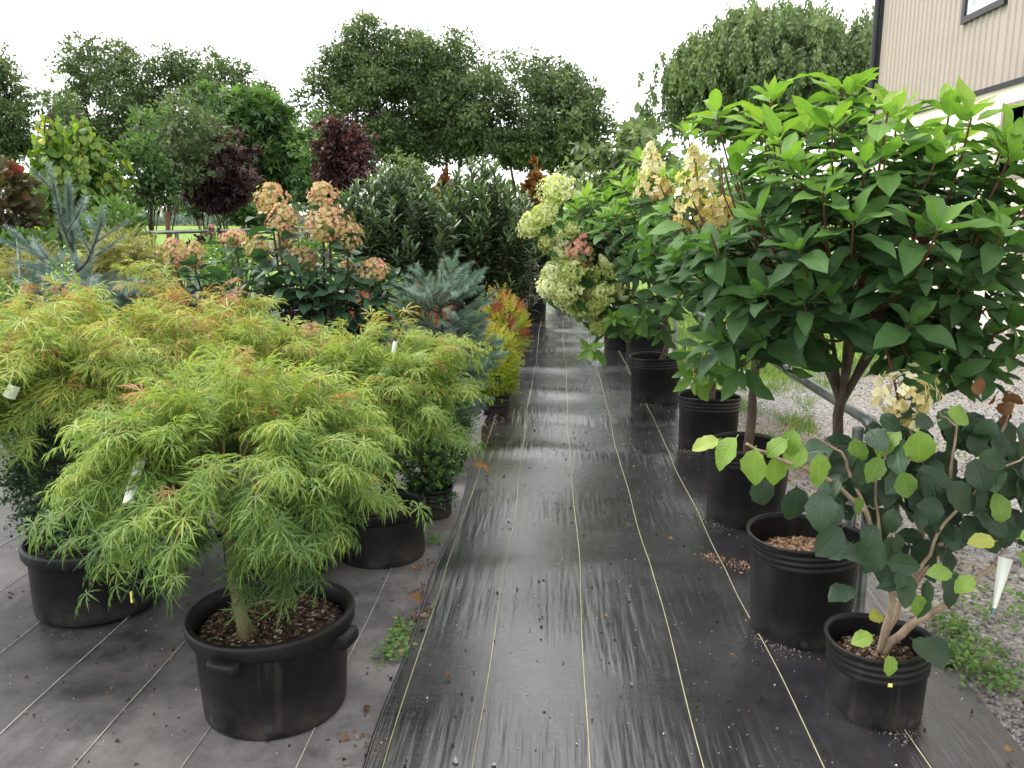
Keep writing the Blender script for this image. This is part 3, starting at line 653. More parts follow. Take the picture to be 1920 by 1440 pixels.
def scaffold(mb, fork, tips, rad=.008, lift=.35, twist=.12):
    """stems from the fork to each tip; returns the paths"""
    out = []
    for tip in tips:
        tip = np.asarray(tip); mid = fork + (tip - fork) * .45 + A(0, 0, lift * np.linalg.norm((tip - fork)[:2])) * -.25 + R.normal(0, twist, 3) * .4
        p = bez(fork + R.normal(0, .008, 3), mid, tip, 9)
        p[1:-1] += R.normal(0, .006, (7, 3))
        tube(mb, p, np.linspace(rad, rad * .32, 9), 5); out.append(p)
    return out

# ------------------------------------------------------------------ the setting
def setting(name, V, F, mat, parent=None, tint=None, smooth=True, kind='structure'):
    o = link(name, mesh_np(name, V, F, mat, None, tint, smooth), parent)
    if parent is None: o['kind'] = kind
    return o
def sheet(xs, ys, zf):
    X, Y = np.meshgrid(xs, ys); Z = zf(X, Y) + 0 * X
    i = np.arange(len(ys) - 1)[:, None] * len(xs); j = np.arange(len(xs) - 1)[None]; c = len(xs)
    return np.stack([X, Y, Z], -1).reshape(-1, 3), np.stack([i + j, i + j + 1, i + c + j + 1, i + c + j], -1).reshape(-1, 4)
gx = np.concatenate([[-600, -200, -80, -40], np.linspace(-25, 25, 26), [40, 80, 200, 600]])
gy = np.concatenate([[-60, -10], np.linspace(0, 60, 61), [80, 140, 300, 900]])
V, F = sheet(gx, gy, lambda x, y: ground_z(y) - .012 + 0 * x)
setting('ground', V, F, M['lawn'])
# dusty bed fabric, left
def zB(x, y): return .001 + .003 * np.sin(x * 5 + y * 2.3) * np.sin(y * 1.7 - x) + .0012 * np.sin(y * 9 + x * 4)
V, F = sheet(np.linspace(-9, -.44, 120), np.linspace(.6, 17.5, 220), lambda x, y: zB(x, y))
bedfab = setting('bed_fabric', V, F, M['fabB'])
# glossy aisle fabric with soft cross folds
FOLDS = [(3.35, .010, .16), (4.15, .004, .2), (5.15, .011, .14), (6.2, .006, .2), (7.1, .008, .18), (8.3, .012, .2), (9.6, .009, .25), (11.2, .012, .3), (13.0, .012, .35)]
def zA(x, y):
    z = .006 + .0028 * np.sin(y * 3.1 + .6 * np.sin(x * 3)) + .0016 * np.sin(y * 7.3 + x * 2) + .0022 * np.sin(x * 6.2 + y * .7)
    for fy, h, wd in FOLDS: z = z + h * np.exp(-((y + .06 * np.sin(x * 4 + fy) - fy) / wd) ** 2)
    return np.maximum(z, .0045)
def edge(y): return -.49 + .014 * np.sin(y * 1.9) + .008 * np.sin(y * 5.2)
ys = np.linspace(.6, 17.5, 560); xs = np.linspace(0, 1, 70)
X = edge(ys)[:, None] + (1.335 + .008 * np.sin(ys * 3)[:, None] - edge(ys)[:, None]) * xs[None]; Yg = np.repeat(ys[:, None], 70, 1)
Z = zA(X, Yg) + .004 * np.exp(-((xs[None]) / .02) ** 2)
i = np.arange(559)[:, None] * 70; j = np.arange(69)[None]
aisle = setting('aisle_fabric', np.stack([X, Yg, Z], -1).reshape(-1, 3), np.stack([i + j, i + j + 1, i + 70 + j + 1, i + 70 + j], -1).reshape(-1, 4), M['fabA'])
# folded hem along its left edge
mb = MB(); q = np.stack([edge(ys) - .004, ys, zA(edge(ys), ys) + .004], -1); tube(mb, q[::2], .0055, 5); mb.build('hem', M['fabA'], aisle)
def yarn(x0, y0, y1, wd, zf, mat, parent, amp=.008, seed=0):
    r = np.random.default_rng(seed); y = np.linspace(y0, y1, 400)
    x = x0 + amp * np.sin(y * 1.4 + seed) + amp * .5 * np.sin(y * 4.1 + 2 * seed) + .0012 * np.cumsum(r.normal(0, .25, 400)) * .3
    z = zf(x, y) + .0045
    V = np.stack([np.stack([x - wd / 2, y, z - .001], -1), np.stack([x, y, z + .0015], -1), np.stack([x + wd / 2, y, z - .001], -1)], 1).reshape(-1, 3)
    i = np.arange(399)[:, None] * 3; j = np.arange(2)[None]
    link('marker_yarn', mesh_np('marker_yarn', V, np.stack([i + j, i + j + 1, i + 4 + j, i + 3 + j], -1).reshape(-1, 4), mat), parent)
for k, x0 in enumerate((-.452, -.205, .107, .417, .742, 1.03)):
    yarn(x0, .8, 17.3, .0032, zA, M['yarn'], aisle, .008, k + 1)
for k, x0 in enumerate((-.69, -1.005, -1.31, -1.612, -1.92, -2.23, -2.54)):
    yarn(x0, .8, 14, .0036, zB, M['whiteyarn'], bedfab, .007, k + 20)
# gravel drive and the grass verge
gx_ = np.linspace(0, 1, 70); gy_ = np.linspace(.3, 16.5, 200)
V, F = sheet(gx_, gy_, lambda x, y: 0 * x)
x0 = 1.16 + 3.24 / (1 + np.exp(-(V[:, 1] - 8.4) * 1.6)) + .10 * np.sin(V[:, 1] * 3.3); V[:, 0] = x0 + (6.3 - x0) * V[:, 0]; V[:, 2] = -.004 + .006 * np.sin(V[:, 0] * 3 + V[:, 1] * 2) * np.sin(V[:, 1] * 1.3)
setting('gravel_drive', V, F, M['gravel'])
L = Leaves(); k = 14000
yy = 1.4 + 7.5 * R.random(k) ** 1.9; xx = 1.34 + R.random(k) ** 1.1 * (1.0 + .55 * yy)
keep = (xx < 5.9) & ~((xx < 1.9 + .1 * yy) & (yy > 4.7) & (R.random(k) < .75)); xx, yy = xx[keep], yy[keep]
L.addm(np.stack([xx, yy, .002 + 0 * xx], -1), R.normal(0, 1, (len(xx), 3)), R.normal(0, 1, (len(xx), 3)), R.uniform(.009, .026, len(xx)) * (1 + .5 * (R.random(len(xx)) < .08)), R.beta(1.6, 2, len(xx)))
g = L.build(None, T_ROCK, M['stone'], rest='gravel'); tag(g, 'loose grey gravel stones beside the black weed fabric', 'gravel', kind='stuff')
def grass(xx, yy, zz, hh, tint, name, label, mat='grass', lean=.5):
    L = Leaves(); k = len(xx)
    d = np.stack([R.normal(0, lean, k), R.normal(0, lean, k), np.ones(k)], -1)
    L.addm(np.stack([xx, yy, zz], -1), d, R.normal(0, 1, (k, 3)), hh, tint)
    g = L.build(None, T_BLADE, M[mat], rest=name); tag(g, label, 'grass', kind='stuff')
# verge grass right of the pots, lawn further back
k = 42000; yy = 4.6 + 13.5 * R.random(k) ** 1.4; xx = 1.33 + R.random(k) * (.35 + .12 * (yy - 4.6) + 2.9 / (1 + np.exp(-(yy - 8.4) * 1.6)))
cl = np.sin(xx * 9 + 1) * np.sin(yy * 5) + R.normal(0, .6, k) > np.where(yy < 7.2, .62, -.5); xx, yy = xx[cl], yy[cl]; ok = xx < 5.95; xx, yy = xx[ok], yy[ok]
grass(xx, yy, 0 * xx + ground_z(yy), R.uniform(.03, .10, len(xx)) * (1 + .5 * (yy > 8)), np.clip(R.normal(.4, .25, len(xx)), 0, 1), 'verge_grass', 'uneven green grass growing between the hydrangea row and the gravel')
k = 1300; xx = R.normal(1.62, .17, k); yy = R.normal(5.2, .6, k); ok = (xx > 1.34)
L = Leaves(); xx, yy = xx[ok], yy[ok]; L.addm(np.stack([xx, yy, .008 + R.random(len(xx)) * .02], -1), np.stack([R.normal(0, 1, len(xx)), R.normal(0, 1, len(xx)), R.normal(0, .12, len(xx))], -1), np.tile(A(0, 0, 1), (len(xx), 1)), R.uniform(.03, .10, len(xx)), R.uniform(.3, 1, len(xx)))
g = L.build(None, T_BLADE, M['dead'], rest='straw'); tag(g, 'dry tan straw lying on the gravel behind the black pots', 'straw', kind='stuff')
# lawn blades on the rise behind the beds
k = 22000; yy = 17.6 + 14 * R.random(k); xx = -13 + 16 * R.random(k)
grass(xx, yy, ground_z(yy) - .01, R.uniform(.05, .09, k), np.clip(R.normal(.4, .2, k), 0, 1), 'lawn_grass', 'mown bright green lawn on the rise behind the nursery beds', lean=.35)

# barn
bn = thing('barn', (6, 16.7, 0), 'tan ribbed metal barn with cream lower wall and dark trim', 'barn')
M['siding'] = noise_mat('tan_metal_siding', [(.3, (.37, .317, .28)), (.7, (.415, .36, .318))], 1.5, bump=.02, rough=.5, spec=.4)
M['cream_wall'] = noise_mat('cream_wall_paint', [(.3, (.74, .68, .58)), (.7, (.82, .76, .67))], 2.5, bump=.06, rough=.8)
M['glass'] = noise_mat('window_glass', [(.3, (.50, .54, .60)), (.7, (.62, .65, .70))], 3, bump=.02, rough=.12, spec=.8)
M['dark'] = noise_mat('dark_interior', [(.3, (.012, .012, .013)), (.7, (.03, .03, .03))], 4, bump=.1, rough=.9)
M['oldwood'] = noise_mat('weathered_wood', [(.3, (.20, .17, .14)), (.7, (.36, .31, .26))], 20, stretch=(1, 1, .2), bump=.2, rough=.85)
XW = 6.0; Y0, Y1 = -6.0, 16.7; ZB, ZT = 3.24, 7.2
rib = .17
def siding(y0, y1, z0, z1, mb):
    y = y0
    while y < y1:
        e = min(y + rib, y1)
        prof = [(y, 0), (y + .055, 0), (y + .075, -.020), (y + .105, -.020), (y + .125, 0), (e, 0)]
        prof = [(a, b) for a, b in prof if a <= y1]
        for (a, b), (c, d) in zip(prof[:-1], prof[1:]):
            mb.add([(XW + b, a, z0), (XW + b, a, z1), (XW + d, c, z1), (XW + d, c, z0)], [[0, 1, 2, 3]])
        y = e
wy0, wy1, wz0, wz1 = 12.25, 13.28, 4.40, 5.65
mb = MB(); siding(Y0, wy0, ZB, ZT, mb); siding(wy0, wy1, ZB, wz0, mb); siding(wy0, wy1, wz1, ZT, mb); siding(wy1, Y1 - .10, ZB, ZT, mb)
mb.build('siding', M['siding'], bn, smooth=False)
mb = MB(); box(mb, (XW + .05, Y1 - .2, 0), (14, Y1, ZT)); box(mb, (13.8, Y0, 0), (14, Y1 - .2, ZT)); box(mb, (XW + .05, Y0, 0), (13.8, Y0 + .2, ZT)); mb.build('wall', M['siding'], bn, smooth=False)
oy0, oy1, oz0, oz1 = 8.6, 11.85, 2.08, 2.93
mb = MB(); X1 = XW - .035
box(mb, (X1, Y0, 0), (XW + .25, oy0, ZB - .03)); box(mb, (X1, oy1, 0), (XW + .25, Y1 - .1, ZB - .03)); box(mb, (X1, oy0, 0), (XW + .25, oy1, oz0)); box(mb, (X1, oy0, oz1), (XW + .25, oy1, ZB - .03))
mb.build('lower_wall', M['cream_wall'], bn, smooth=False)
mb = MB(); box(mb, (XW - .07, Y0, ZB - .03), (XW + .02, Y1 - .1, ZB + .035)); mb.build('drip_trim', M['black'], bn, smooth=False)
mb = MB(); box(mb, (XW - .05, Y1 - .1, 0), (XW + .05, Y1 + .03, ZT)); mb.build('corner_trim', M['black'], bn, smooth=False)
mb = MB(); tube(mb, [(XW - .11, Y1 - .02, .1), (XW - .11, Y1 - .02, ZT)], .055, 10); mb.build('downspout', M['black'], bn)
mb = MB(); mb.add([(XW - .5, Y0 - .3, ZT), (XW - .5, Y1 + .3, ZT), (10, Y1 + .3, ZT + 2), (10, Y0 - .3, ZT + 2)], [[0, 1, 2, 3]]); mb.add([(14.5, Y0 - .3, ZT), (14.5, Y1 + .3, ZT), (10, Y1 + .3, ZT + 2), (10, Y0 - .3, ZT + 2)], [[0, 1, 2, 3]])
mb.add([(XW, Y1 - .01, ZT), (14, Y1 - .01, ZT), (10, Y1 - .01, ZT + 1.85)], [[0, 1, 2]]); mb.build('roof', M['black'], bn, smooth=False)
mb = MB()
for a, b in (((XW - .06, wy0 - .09, wz0 - .09), (XW + .06, wy1 + .09, wz0)), ((XW - .06, wy0 - .09, wz1), (XW + .06, wy1 + .09, wz1 + .09)), ((XW - .06, wy0 - .09, wz0), (XW + .06, wy0, wz1)), ((XW - .06, wy1, wz0), (XW + .06, wy1 + .09, wz1))): box(mb, a, b)
wf = mb.build('window', M['black'], bn, smooth=False)
def child(mb, name, mat, par, smooth=False):
    for i, v in enumerate(mb.V): mb.V[i] = v - np.array(bn.location)
    return mb.build(name, M[mat], par, smooth)
mb = MB(); f_ = .07
for a, b in (((XW - .02, wy0, wz0), (XW + .08, wy1, wz0 + f_)), ((XW - .02, wy0, wz1 - f_), (XW + .08, wy1, wz1)), ((XW - .02, wy0, wz0 + f_), (XW + .08, wy0 + f_, wz1 - f_)), ((XW - .02, wy1 - f_, wz0 + f_), (XW + .08, wy1, wz1 - f_)), ((XW - .01, (wy0 + wy1) / 2 - .03, wz0 + f_), (XW + .07, (wy0 + wy1) / 2 + .03, wz1 - f_))): box(mb, a, b)
child(mb, 'frame', 'white', wf)
mb = MB(); box(mb, (XW + .04, wy0 + f_, wz0 + f_), (XW + .05, wy1 - f_, wz1 - f_)); child(mb, 'pane', 'glass', wf)
mb = MB()
for a, b in (((X1 - .02, oy0 - .06, oz0 - .07), (XW + .2, oy1 + .06, oz0)), ((X1 - .02, oy0 - .06, oz1), (XW + .2, oy1 + .06, oz1 + .06)), ((X1 - .02, oy1, oz0), (XW + .2, oy1 + .06, oz1)), ((X1 - .02, oy0 - .06, oz0), (XW + .2, oy0, oz1))): box(mb, a, b)
ow = mb.build('stable_window', M['oldwood'], bn, smooth=False)
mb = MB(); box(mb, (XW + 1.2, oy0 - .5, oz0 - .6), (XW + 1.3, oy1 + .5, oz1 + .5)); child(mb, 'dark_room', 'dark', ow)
mb = MB()
for y_ in (10.95, 10.1, 9.3): 
    tube(mb, [(XW + .02, y_ + .55, oz0 + .08), (XW + .42, y_ + .55, oz1 - .05)], .022, 4); tube(mb, [(XW + .02, y_, oz0 + .08), (XW + .42, y_, oz1 - .05)], .022, 4); tube(mb, [(XW + .42, y_, oz1 - .05), (XW + .42, y_ + .55, oz1 - .05)], .022, 4); tube(mb, [(XW + .02, y_, oz0 + .08), (XW + .02, y_ + .55, oz0 + .08)], .022, 4)
    mb.add([(XW + .03, y_, oz0 + .09), (XW + .43, y_, oz1 - .06), (XW + .43, y_ + .55, oz1 - .06), (XW + .03, y_ + .55, oz0 + .09)], [[0, 1, 2, 3]])
child(mb, 'tilted_sash', 'glass', ow)
mb = MB(); tube(mb, bez((X1 - .03, 11.35, 2.0), (X1 - .05, 11.5, 1.2), (X1 - .03, 11.45, .3), 8), .012, 5); mb.build('cable', M['oldwood'], bn)
mb = MB(); box(mb, (X1 - .06, 11.0, .0), (X1 - .003, 11.07, 2.0)); mb.build('conduit', M['oldwood'], bn, smooth=False)
M['orangetape'] = noise_mat('orange_tape', [(.3, (.62, .10, .03)), (.7, (.75, .16, .05))], 9, bump=.02, rough=.6)
# ------------------------------------------------------------------ trees beyond the beds
def tree(name, label, cat, base, H, crown, mat='tree', bark='darkbark', nclump=70, per=150, leaf=.20, crad=.9, tpls=T_RHO, trunk_r=.16, stems=1, group=None, fork=.3, shell=.55, droop=0.0, tvar=.22, flat=.7, limbs=6, lean=0.0, weep=0, lumpy=1.0):
    base = A(*base); root = thing(name, base, label, cat, group)
    cx, cy, cz, rx, ry, rz = crown                       # crown centre (offset from base) and radii
    C0 = base + A(cx, cy, cz)
    mb = MB(); L = Leaves()
    u = nrm(R.normal(0, 1, (nclump, 3))); rr = shell + (1 - shell) * R.random(nclump) ** .6
    low = u[:, 2] < -.45; u[low, 2] *= .55
    pk = nrm(R.normal(0, 1, (7, 3)) * A(1, 1, .6) + A(0, 0, .45)); bo = (np.clip((u @ pk.T - .78) / .2, 0, 1).max(1) * .20 - .09) * lumpy
    cl = C0 + u * (rr + bo)[:, None] * A(rx, ry, rz)
    az = np.arctan2(cl[:, 1] - C0[1], cl[:, 0] - C0[0])
    st = []
    for k in range(stems):
        off = A((k - (stems - 1) / 2) * rx * .45 + R.normal() * .1, R.normal() * .3, 0) if stems > 1 else A(lean, 0, 0)
        top = A(C0[0] + off[0] * 1.3, C0[1] + off[1], C0[2] + rz * .45)
        b = base + off * .5; p = bez(b, b + A(off[0] * .15 + R.normal() * .1, 0, (top[2] - b[2]) * .5), top, 10)
        tube(mb, p, trunk_r * np.linspace(1, .18, 10) / (stems ** .4), 7); st.append(p)
    order = np.argsort(az + 6.283 * (R.random(nclump) < 0)); groups = np.array_split(order, limbs * stems)
    for gi, g in enumerate(groups):
        cen = cl[g].mean(0); p = st[int(np.argmin([abs(q[-1][0] - cen[0]) for q in st]))]
        zt = base[2] + (cen[2] - base[2]) * R.uniform(.45, .65); zt = max(zt, base[2] + fork * H * .8)
        k = int(np.argmin(np.abs(p[:, 2] - zt))); j0 = p[k]
        hub = j0 + (cen - j0) * .6
        tube(mb, bez(j0, j0 + (hub - j0) * .5 + A(0, 0, .08 * H * .5), hub, 6), np.linspace(trunk_r * .42, trunk_r * .2, 6), 5)
        for c in cl[g]:
            tube(mb, bez(hub, (hub + c) / 2 + R.normal(0, .12, 3) * crad + A(0, 0, .15 * crad), c, 5), np.linspace(trunk_r * .18, trunk_r * .05, 5), 4)
    for c in cl:
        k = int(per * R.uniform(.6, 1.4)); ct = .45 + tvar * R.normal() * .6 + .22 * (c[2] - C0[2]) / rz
        if weep:
            # hanging strands
            for s in range(weep):
                q0 = c + R.normal(0, crad * .55, 3) * A(1, 1, .6); ln = R.uniform(.3, 1.25) * crad; m_ = max(6, int(per / weep))
                tt = np.linspace(0, 1, m_); sw = R.normal(0, .12, 2)
                q = q0 + np.stack([sw[0] * tt * ln + R.normal(0, .05, m_), sw[1] * tt * ln + R.normal(0, .05, m_), -tt * ln], -1)
                d = np.stack([R.normal(0, .55, m_), R.normal(0, .55, m_), -np.ones(m_)], -1)
                L.addm(q, d, R.normal(0, 1, (m_, 3)), leaf * R.uniform(.7, 1.3, m_), ct + R.normal(0, .12, m_))
            continue
        # a clump is a handful of leafy sprays
        ns = max(3, k // 14); sp = c + nrm(R.normal(0, 1, (ns, 3))) * (R.random((ns, 1)) ** .45) * crad * A(1, 1, flat)
        who = R.integers(0, ns, k); q = sp[who] + R.normal(0, .17 * crad, (k, 3)) * A(1, 1, .55) - A(0, 0, droop) * R.random((k, 1))
        d = nrm(q - c) * .7 + R.normal(0, .6, (k, 3)) + A(0, 0, -.25)
        L.addm(q, d, R.normal(0, .6, (k, 3)) + A(0, 0, 1), leaf * R.uniform(.7, 1.35, k), ct + R.normal(0, tvar * .6, k))
    mb.build('trunk', M[bark], root)
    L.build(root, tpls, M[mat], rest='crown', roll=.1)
    return root
def at_tree(x, Y, dz=0): p = P(x, 412, Y); return (p[0], Y, float(ground_z(Y)) + dz)
def ztop(y, Y): return P(960, y, Y)[2]
G_FAR = 'tall trees on the skyline'
def far(name, label, x, Y, xl, xr, yt, yb, stems=1, **kw):
    b = at_tree(x, Y); zt = ztop(yt, Y); zb = ztop(yb, Y); xl_, xr_ = P(xl, 300, Y)[0], P(xr, 300, Y)[0]
    c = ((xl_ + xr_) / 2 - b[0], 0, (zt + zb) / 2 - b[2], (xr_ - xl_) / 2, (xr_ - xl_) / 2 * .9, (zt - zb) / 2)
    return tree(name, label, 'tree', b, zt - b[2], c, stems=stems, group=kw.pop('group', G_FAR), **kw)
far('tall_tree', 'tall dark tree cut off by the left edge of the photo', 5, 44, -95, 68, 82, 370, nclump=88, per=330, leaf=.19, crad=.92, shell=.5)
far('tall_tree', 'rounded tall tree on the skyline behind the weeping redbuds', 215, 46, 125, 310, 58, 380, nclump=88, per=330, leaf=.19, crad=.92, stems=2, shell=.5)
far('tall_tree', 'tall thin-topped tree in the middle of the left skyline clump', 330, 47, 270, 405, 80, 385, nclump=72, per=330, leaf=.19, crad=.9, shell=.5)
far('tall_tree', 'tall tree at the right end of the left skyline clump', 440, 45, 370, 512, 92, 395, nclump=72, per=330, leaf=.19, crad=.9, shell=.5)
far('tall_tree', 'broad tall tree at the left end of the centre skyline clump', 668, 44, 577, 765, 52, 385, nclump=112, per=330, leaf=.19, crad=.95, stems=2, shell=.5)
far('tall_tree', 'highest tree in the middle of the centre skyline clump', 770, 46, 685, 865, 48, 385, nclump=98, per=330, leaf=.19, crad=.92, stems=2, shell=.5)
far('tall_tree', 'tall tree with bare leaning trunks behind the cherry laurels', 850, 45, 785, 925, 74, 375, nclump=70, per=330, leaf=.19, crad=.9, stems=2, shell=.5)
far('tall_tree', 'wide lower tree at the right end of the centre skyline clump', 1000, 44, 878, 1120, 100, 375, nclump=120, per=320, leaf=.19, crad=.95, stems=3, shell=.5)
far('small_tree', 'small leaning tree at the foot of the centre skyline clump', 1050, 43, 1000, 1145, 215, 350, nclump=36, per=120, leaf=.22, crad=.6, lean=1.0, trunk_r=.1)
far('larch_tree', 'pale sparse larch between the two left skyline trees', 118, 40, 92, 150, 130, 330, nclump=50, per=60, leaf=.16, crad=.42, trunk_r=.09, mat='willow', group=None)
far('willow_tree', 'big weeping willow beside the tan barn', 1440, 30, 1250, 1640, 12, 300, nclump=240, per=480, leaf=.15, crad=.72, mat='willow', tpls=T_RHO, weep=15, trunk_r=.3, shell=.5, group=None)
far('willow_tree', 'second willow partly hidden behind the tan barn corner', 1640, 33, 1560, 1760, 25, 300, nclump=90, per=440, leaf=.15, crad=.72, mat='willow', tpls=T_RHO, weep=14, trunk_r=.22, group=None)
# distant wood
mb = MB(); L = Leaves(); k = 9000
xx = R.uniform(-150, 120, k); yy = R.uniform(150, 175, k); hh = 9 + 2.6 * np.sin(xx * .09) + 1.5 * np.sin(xx * .31); zz = 1.2 + R.random(k) * hh
L.addm(np.stack([xx, yy, zz], -1), R.normal(0, 1, (k, 3)), R.normal(0, 1, (k, 3)) + A(0, 0, .8), R.uniform(1.2, 2.4, k), R.normal(.5, .2, k))
g = L.build(None, T_RHO, M['tree'], rest='distant_wood'); tag(g, 'faint distant wood along the horizon beyond the field', 'wood', kind='stuff')
# juniper bed on the rise with red mulch
p0 = P(390, 405, 34)
V, F = sheet(np.linspace(p0[0] - 4, p0[0] + 4.5, 30), np.linspace(33.2, 36.5, 8), lambda x, y: ground_z(y) + .03)
setting('mulch_bed', V, F, M['field'])
L = Leaves(); k = 3500; xx = R.uniform(p0[0] - 3.8, p0[0] + 4.2, k); yy = R.uniform(33.6, 36, k)
L.addm(np.stack([xx, yy, ground_z(yy) + R.random(k) * (.35 + .15 * np.sin(xx * 2))], -1), R.normal(0, .7, (k, 3)) + A(0, 0, 1), R.normal(0, 1, (k, 3)), R.uniform(.1, .2, k), R.normal(.35, .2, k))
g = L.build(None, T_NDS, M['needle2'], rest='juniper_bed'); tag(g, 'low blue-green junipers in a mulched bed on the rise', 'ground cover', kind='stuff')
for i, (x, s) in enumerate([(303, 'leftmost'), (316, 'second'), (390, 'third'), (352, 'fourth')]):
    b = at_tree(x, 40); mb = MB(); tube(mb, [A(*b), A(b[0], b[1], b[2] + 1.25)], .07, 8); tube(mb, [A(b[0], b[1], b[2] + 1.25), A(b[0], b[1], b[2] + 1.33)], [.085, .03], 8)
    o = mb.build('fence_post', M['potgrey']); tag(o, s + ' grey fence post from the left on the far lawn', 'post', 'fence posts on the far lawn')

# young trees standing in the beds
G_YT = 'young trees lined out in the left beds'
def young(name, label, x, Y, xl, xr, yt, yb, **kw):
    b = A(*at_tree(x, Y)); zt = P(x, yt, Y)[2]; zb = P(x, yb, Y)[2]; xl_, xr_ = P(xl, 300, Y)[0], P(xr, 300, Y)[0]
    c = ((xl_ + xr_) / 2 - b[0], 0, (zt + zb) / 2 - b[2], (xr_ - xl_) / 2, (xr_ - xl_) / 2, (zt - zb) / 2)
    kw.setdefault('shell', .25); kw.setdefault('limbs', 7); kw.setdefault('fork', .35); kw.setdefault('group', G_YT); kw.setdefault('lumpy', 1.9)
    r = tree(name, label, 'tree', b, zt - b[2], c, **kw)
    pot(r, (b[0], b[1], b[2] + .006), .19, .22, .34, segs=28)
    return r
young('young_tree', 'narrow dark young tree in front of the pipe rail end', 268, 8.6, 236, 318, 225, 442, mat='gum', nclump=60, per=42, leaf=.055, crad=.17, trunk_r=.02, bark='darkbark')
young('young_tree', 'grey-leaved young tree tied to the brown wooden stake', 320, 9.4, 258, 405, 165, 415, mat='tree', nclump=85, per=46, leaf=.06, crad=.24, trunk_r=.024, bark='bark', tvar=.16)
young('young_tree', 'small dark young tree in the middle of the lawn gap', 368, 11.0, 335, 402, 330, 425, mat='gum', nclump=30, per=40, leaf=.07, crad=.18, trunk_r=.024, bark='bark')
young('purple_maple', 'dark purple-leaved young maple on a slim bare trunk', 422, 10.2, 350, 462, 246, 425, mat='purple', nclump=70, per=60, leaf=.085, crad=.22, trunk_r=.024, bark='bark', tpls=T_STAR)
young('young_tree', 'low dark bushy tree under the purple maple', 455, 11.5, 425, 500, 360, 440, mat='gum', nclump=34, per=60, leaf=.075, crad=.2, trunk_r=.025)
young('green_tree', 'broad fresh green young tree behind the peach hydrangea', 492, 14.0, 402, 575, 158, 430, mat='gum', nclump=120, per=85, leaf=.125, crad=.36, trunk_r=.04, tpls=T_STAR, tvar=.3)
young('columnar_tree', 'upright small-leaved green tree left of the burgundy one', 602, 13.0, 560, 642, 225, 440, mat='gum', nclump=70, per=80, leaf=.075, crad=.26, trunk_r=.03, tvar=.26)
young('burgundy_tree', 'burgundy-leaved upright tree rising behind the left cherry laurel', 645, 12.2, 608, 690, 215, 415, mat='burg', nclump=85, per=80, leaf=.075, crad=.24, trunk_r=.03, tvar=.4)
young('young_tree', 'pale yellow-green treetop showing above the left cherry laurel', 765, 13.5, 725, 808, 288, 400, mat='willow', nclump=40, per=50, leaf=.08, crad=.2, trunk_r=.03)
young('bronze_shrub', 'bronze-leaved upright magnolia between the two front laurels', 838, 11.6, 818, 852, 322, 410, mat='bronze', nclump=14, per=34, leaf=.10, crad=.10, trunk_r=.03, flat=1.0, group='bronze magnolias')
young('bronze_shrub', 'bronze-leaved magnolia just behind the tallest lime flower head', 1000, 12.4, 985, 1022, 320, 410, mat='bronze', nclump=14, per=34, leaf=.10, crad=.11, trunk_r=.03, flat=1.0, group='bronze magnolias')
young('dogwood_tree', 'light green dogwood with hanging leaves at the far right row', 1170, 9.6, 1085, 1262, 245, 400, mat='willow', nclump=60, per=34, leaf=.105, crad=.26, trunk_r=.03, droop=.05, tpls=T_SML, group=None)
young('shrub_tree', 'dense small-leaved olive green shrub beyond the lime flower heads', 1120, 13.5, 1060, 1215, 332, 480, mat='willow', nclump=70, per=80, leaf=.085, crad=.32, trunk_r=.03, group=None)
young('young_tree', 'drooping light leafy top above the far hydrangeas', 1190, 11.0, 1160, 1222, 224, 300, mat='willow', nclump=18, per=26, leaf=.12, crad=.2, trunk_r=.02, droop=.1, tpls=T_SML, group=None)

# ------------------------------------------------------------------ pipe rails, stakes
def pipe(name, label, segs, rad, group=None):
    r = thing(name, segs[0][1][0], label, 'rail', group)
    for nm, pts in segs:
        mb = MB(); tube(mb, pts, rad if nm != 'elbow' else rad * 1.28, 12); mb.build(nm, M['galv'], r)
    return r
xr = 1.18; zr = .738
b0 = A(xr, 3.02, 0)
pipe('pipe_rail', 'galvanised pipe rail with bent corner behind the black pots on the right',
     [('post', [b0, A(xr, 3.02, zr - .05)]), ('elbow', bez(A(xr, 3.02, zr - .055), A(xr, 3.02, zr), A(xr, 3.085, zr), 6)), ('rail', [A(xr, 3.08, zr), A(xr, 9.0, zr - .03)]),
      ('post', [A(xr - .045, 3.06, 0), A(xr - .045, 3.06, zr - .02)]), ('post', [A(xr + .01, 5.6, 0), A(xr + .01, 5.6, zr - .02)]), ('post', [A(xr + .01, 8.2, 0), A(xr + .01, 8.2, zr - .02)])], .021)
q0 = P(255, 437, 7.6); q1 = G(690, 425, q0[2])
q1 = q0 + (q1 - q0) * .99
mid = [q0 + (q1 - q0) * t for t in (.1, .55, .97)]
pipe('pipe_rail', 'long grey pipe rail in front of the lawn on the left', [('rail', [q0, q1])] + [('post', [A(m[0], m[1], 0), m - A(0, 0, .01)]) for m in mid], .019)
def stake(label, x, Y, yt, yb, mat, r=.013, name='stake', x2=None):
    t = P(x, yt, Y); b = P(x2 if x2 else x, yb, Y); b = A(b[0], b[1], 0.0)
    mb = MB(); tube(mb, [b, t], [r, r * .9], 8)
    o = mb.build(name, M[mat]); return tag(o, label, 'stake')
stake('brown wooden stake beside the grey-leaved young tree', 314, 9.2, 398, 500, 'wood', .028, 'wooden_stake')
stake('pale cane supporting the right weeping redbud', 159, 7.9, 310, 480, 'cane', .016, 'bamboo_cane', 166)
stake('brown cane supporting the left weeping redbud', 89, 7.7, 380, 480, 'cane', .016, 'bamboo_cane')
stake('thin grey metal pole at the left edge beside the gold cypress', 33, 4.6, 448, 640, 'galv', .010, 'metal_pole', 36)

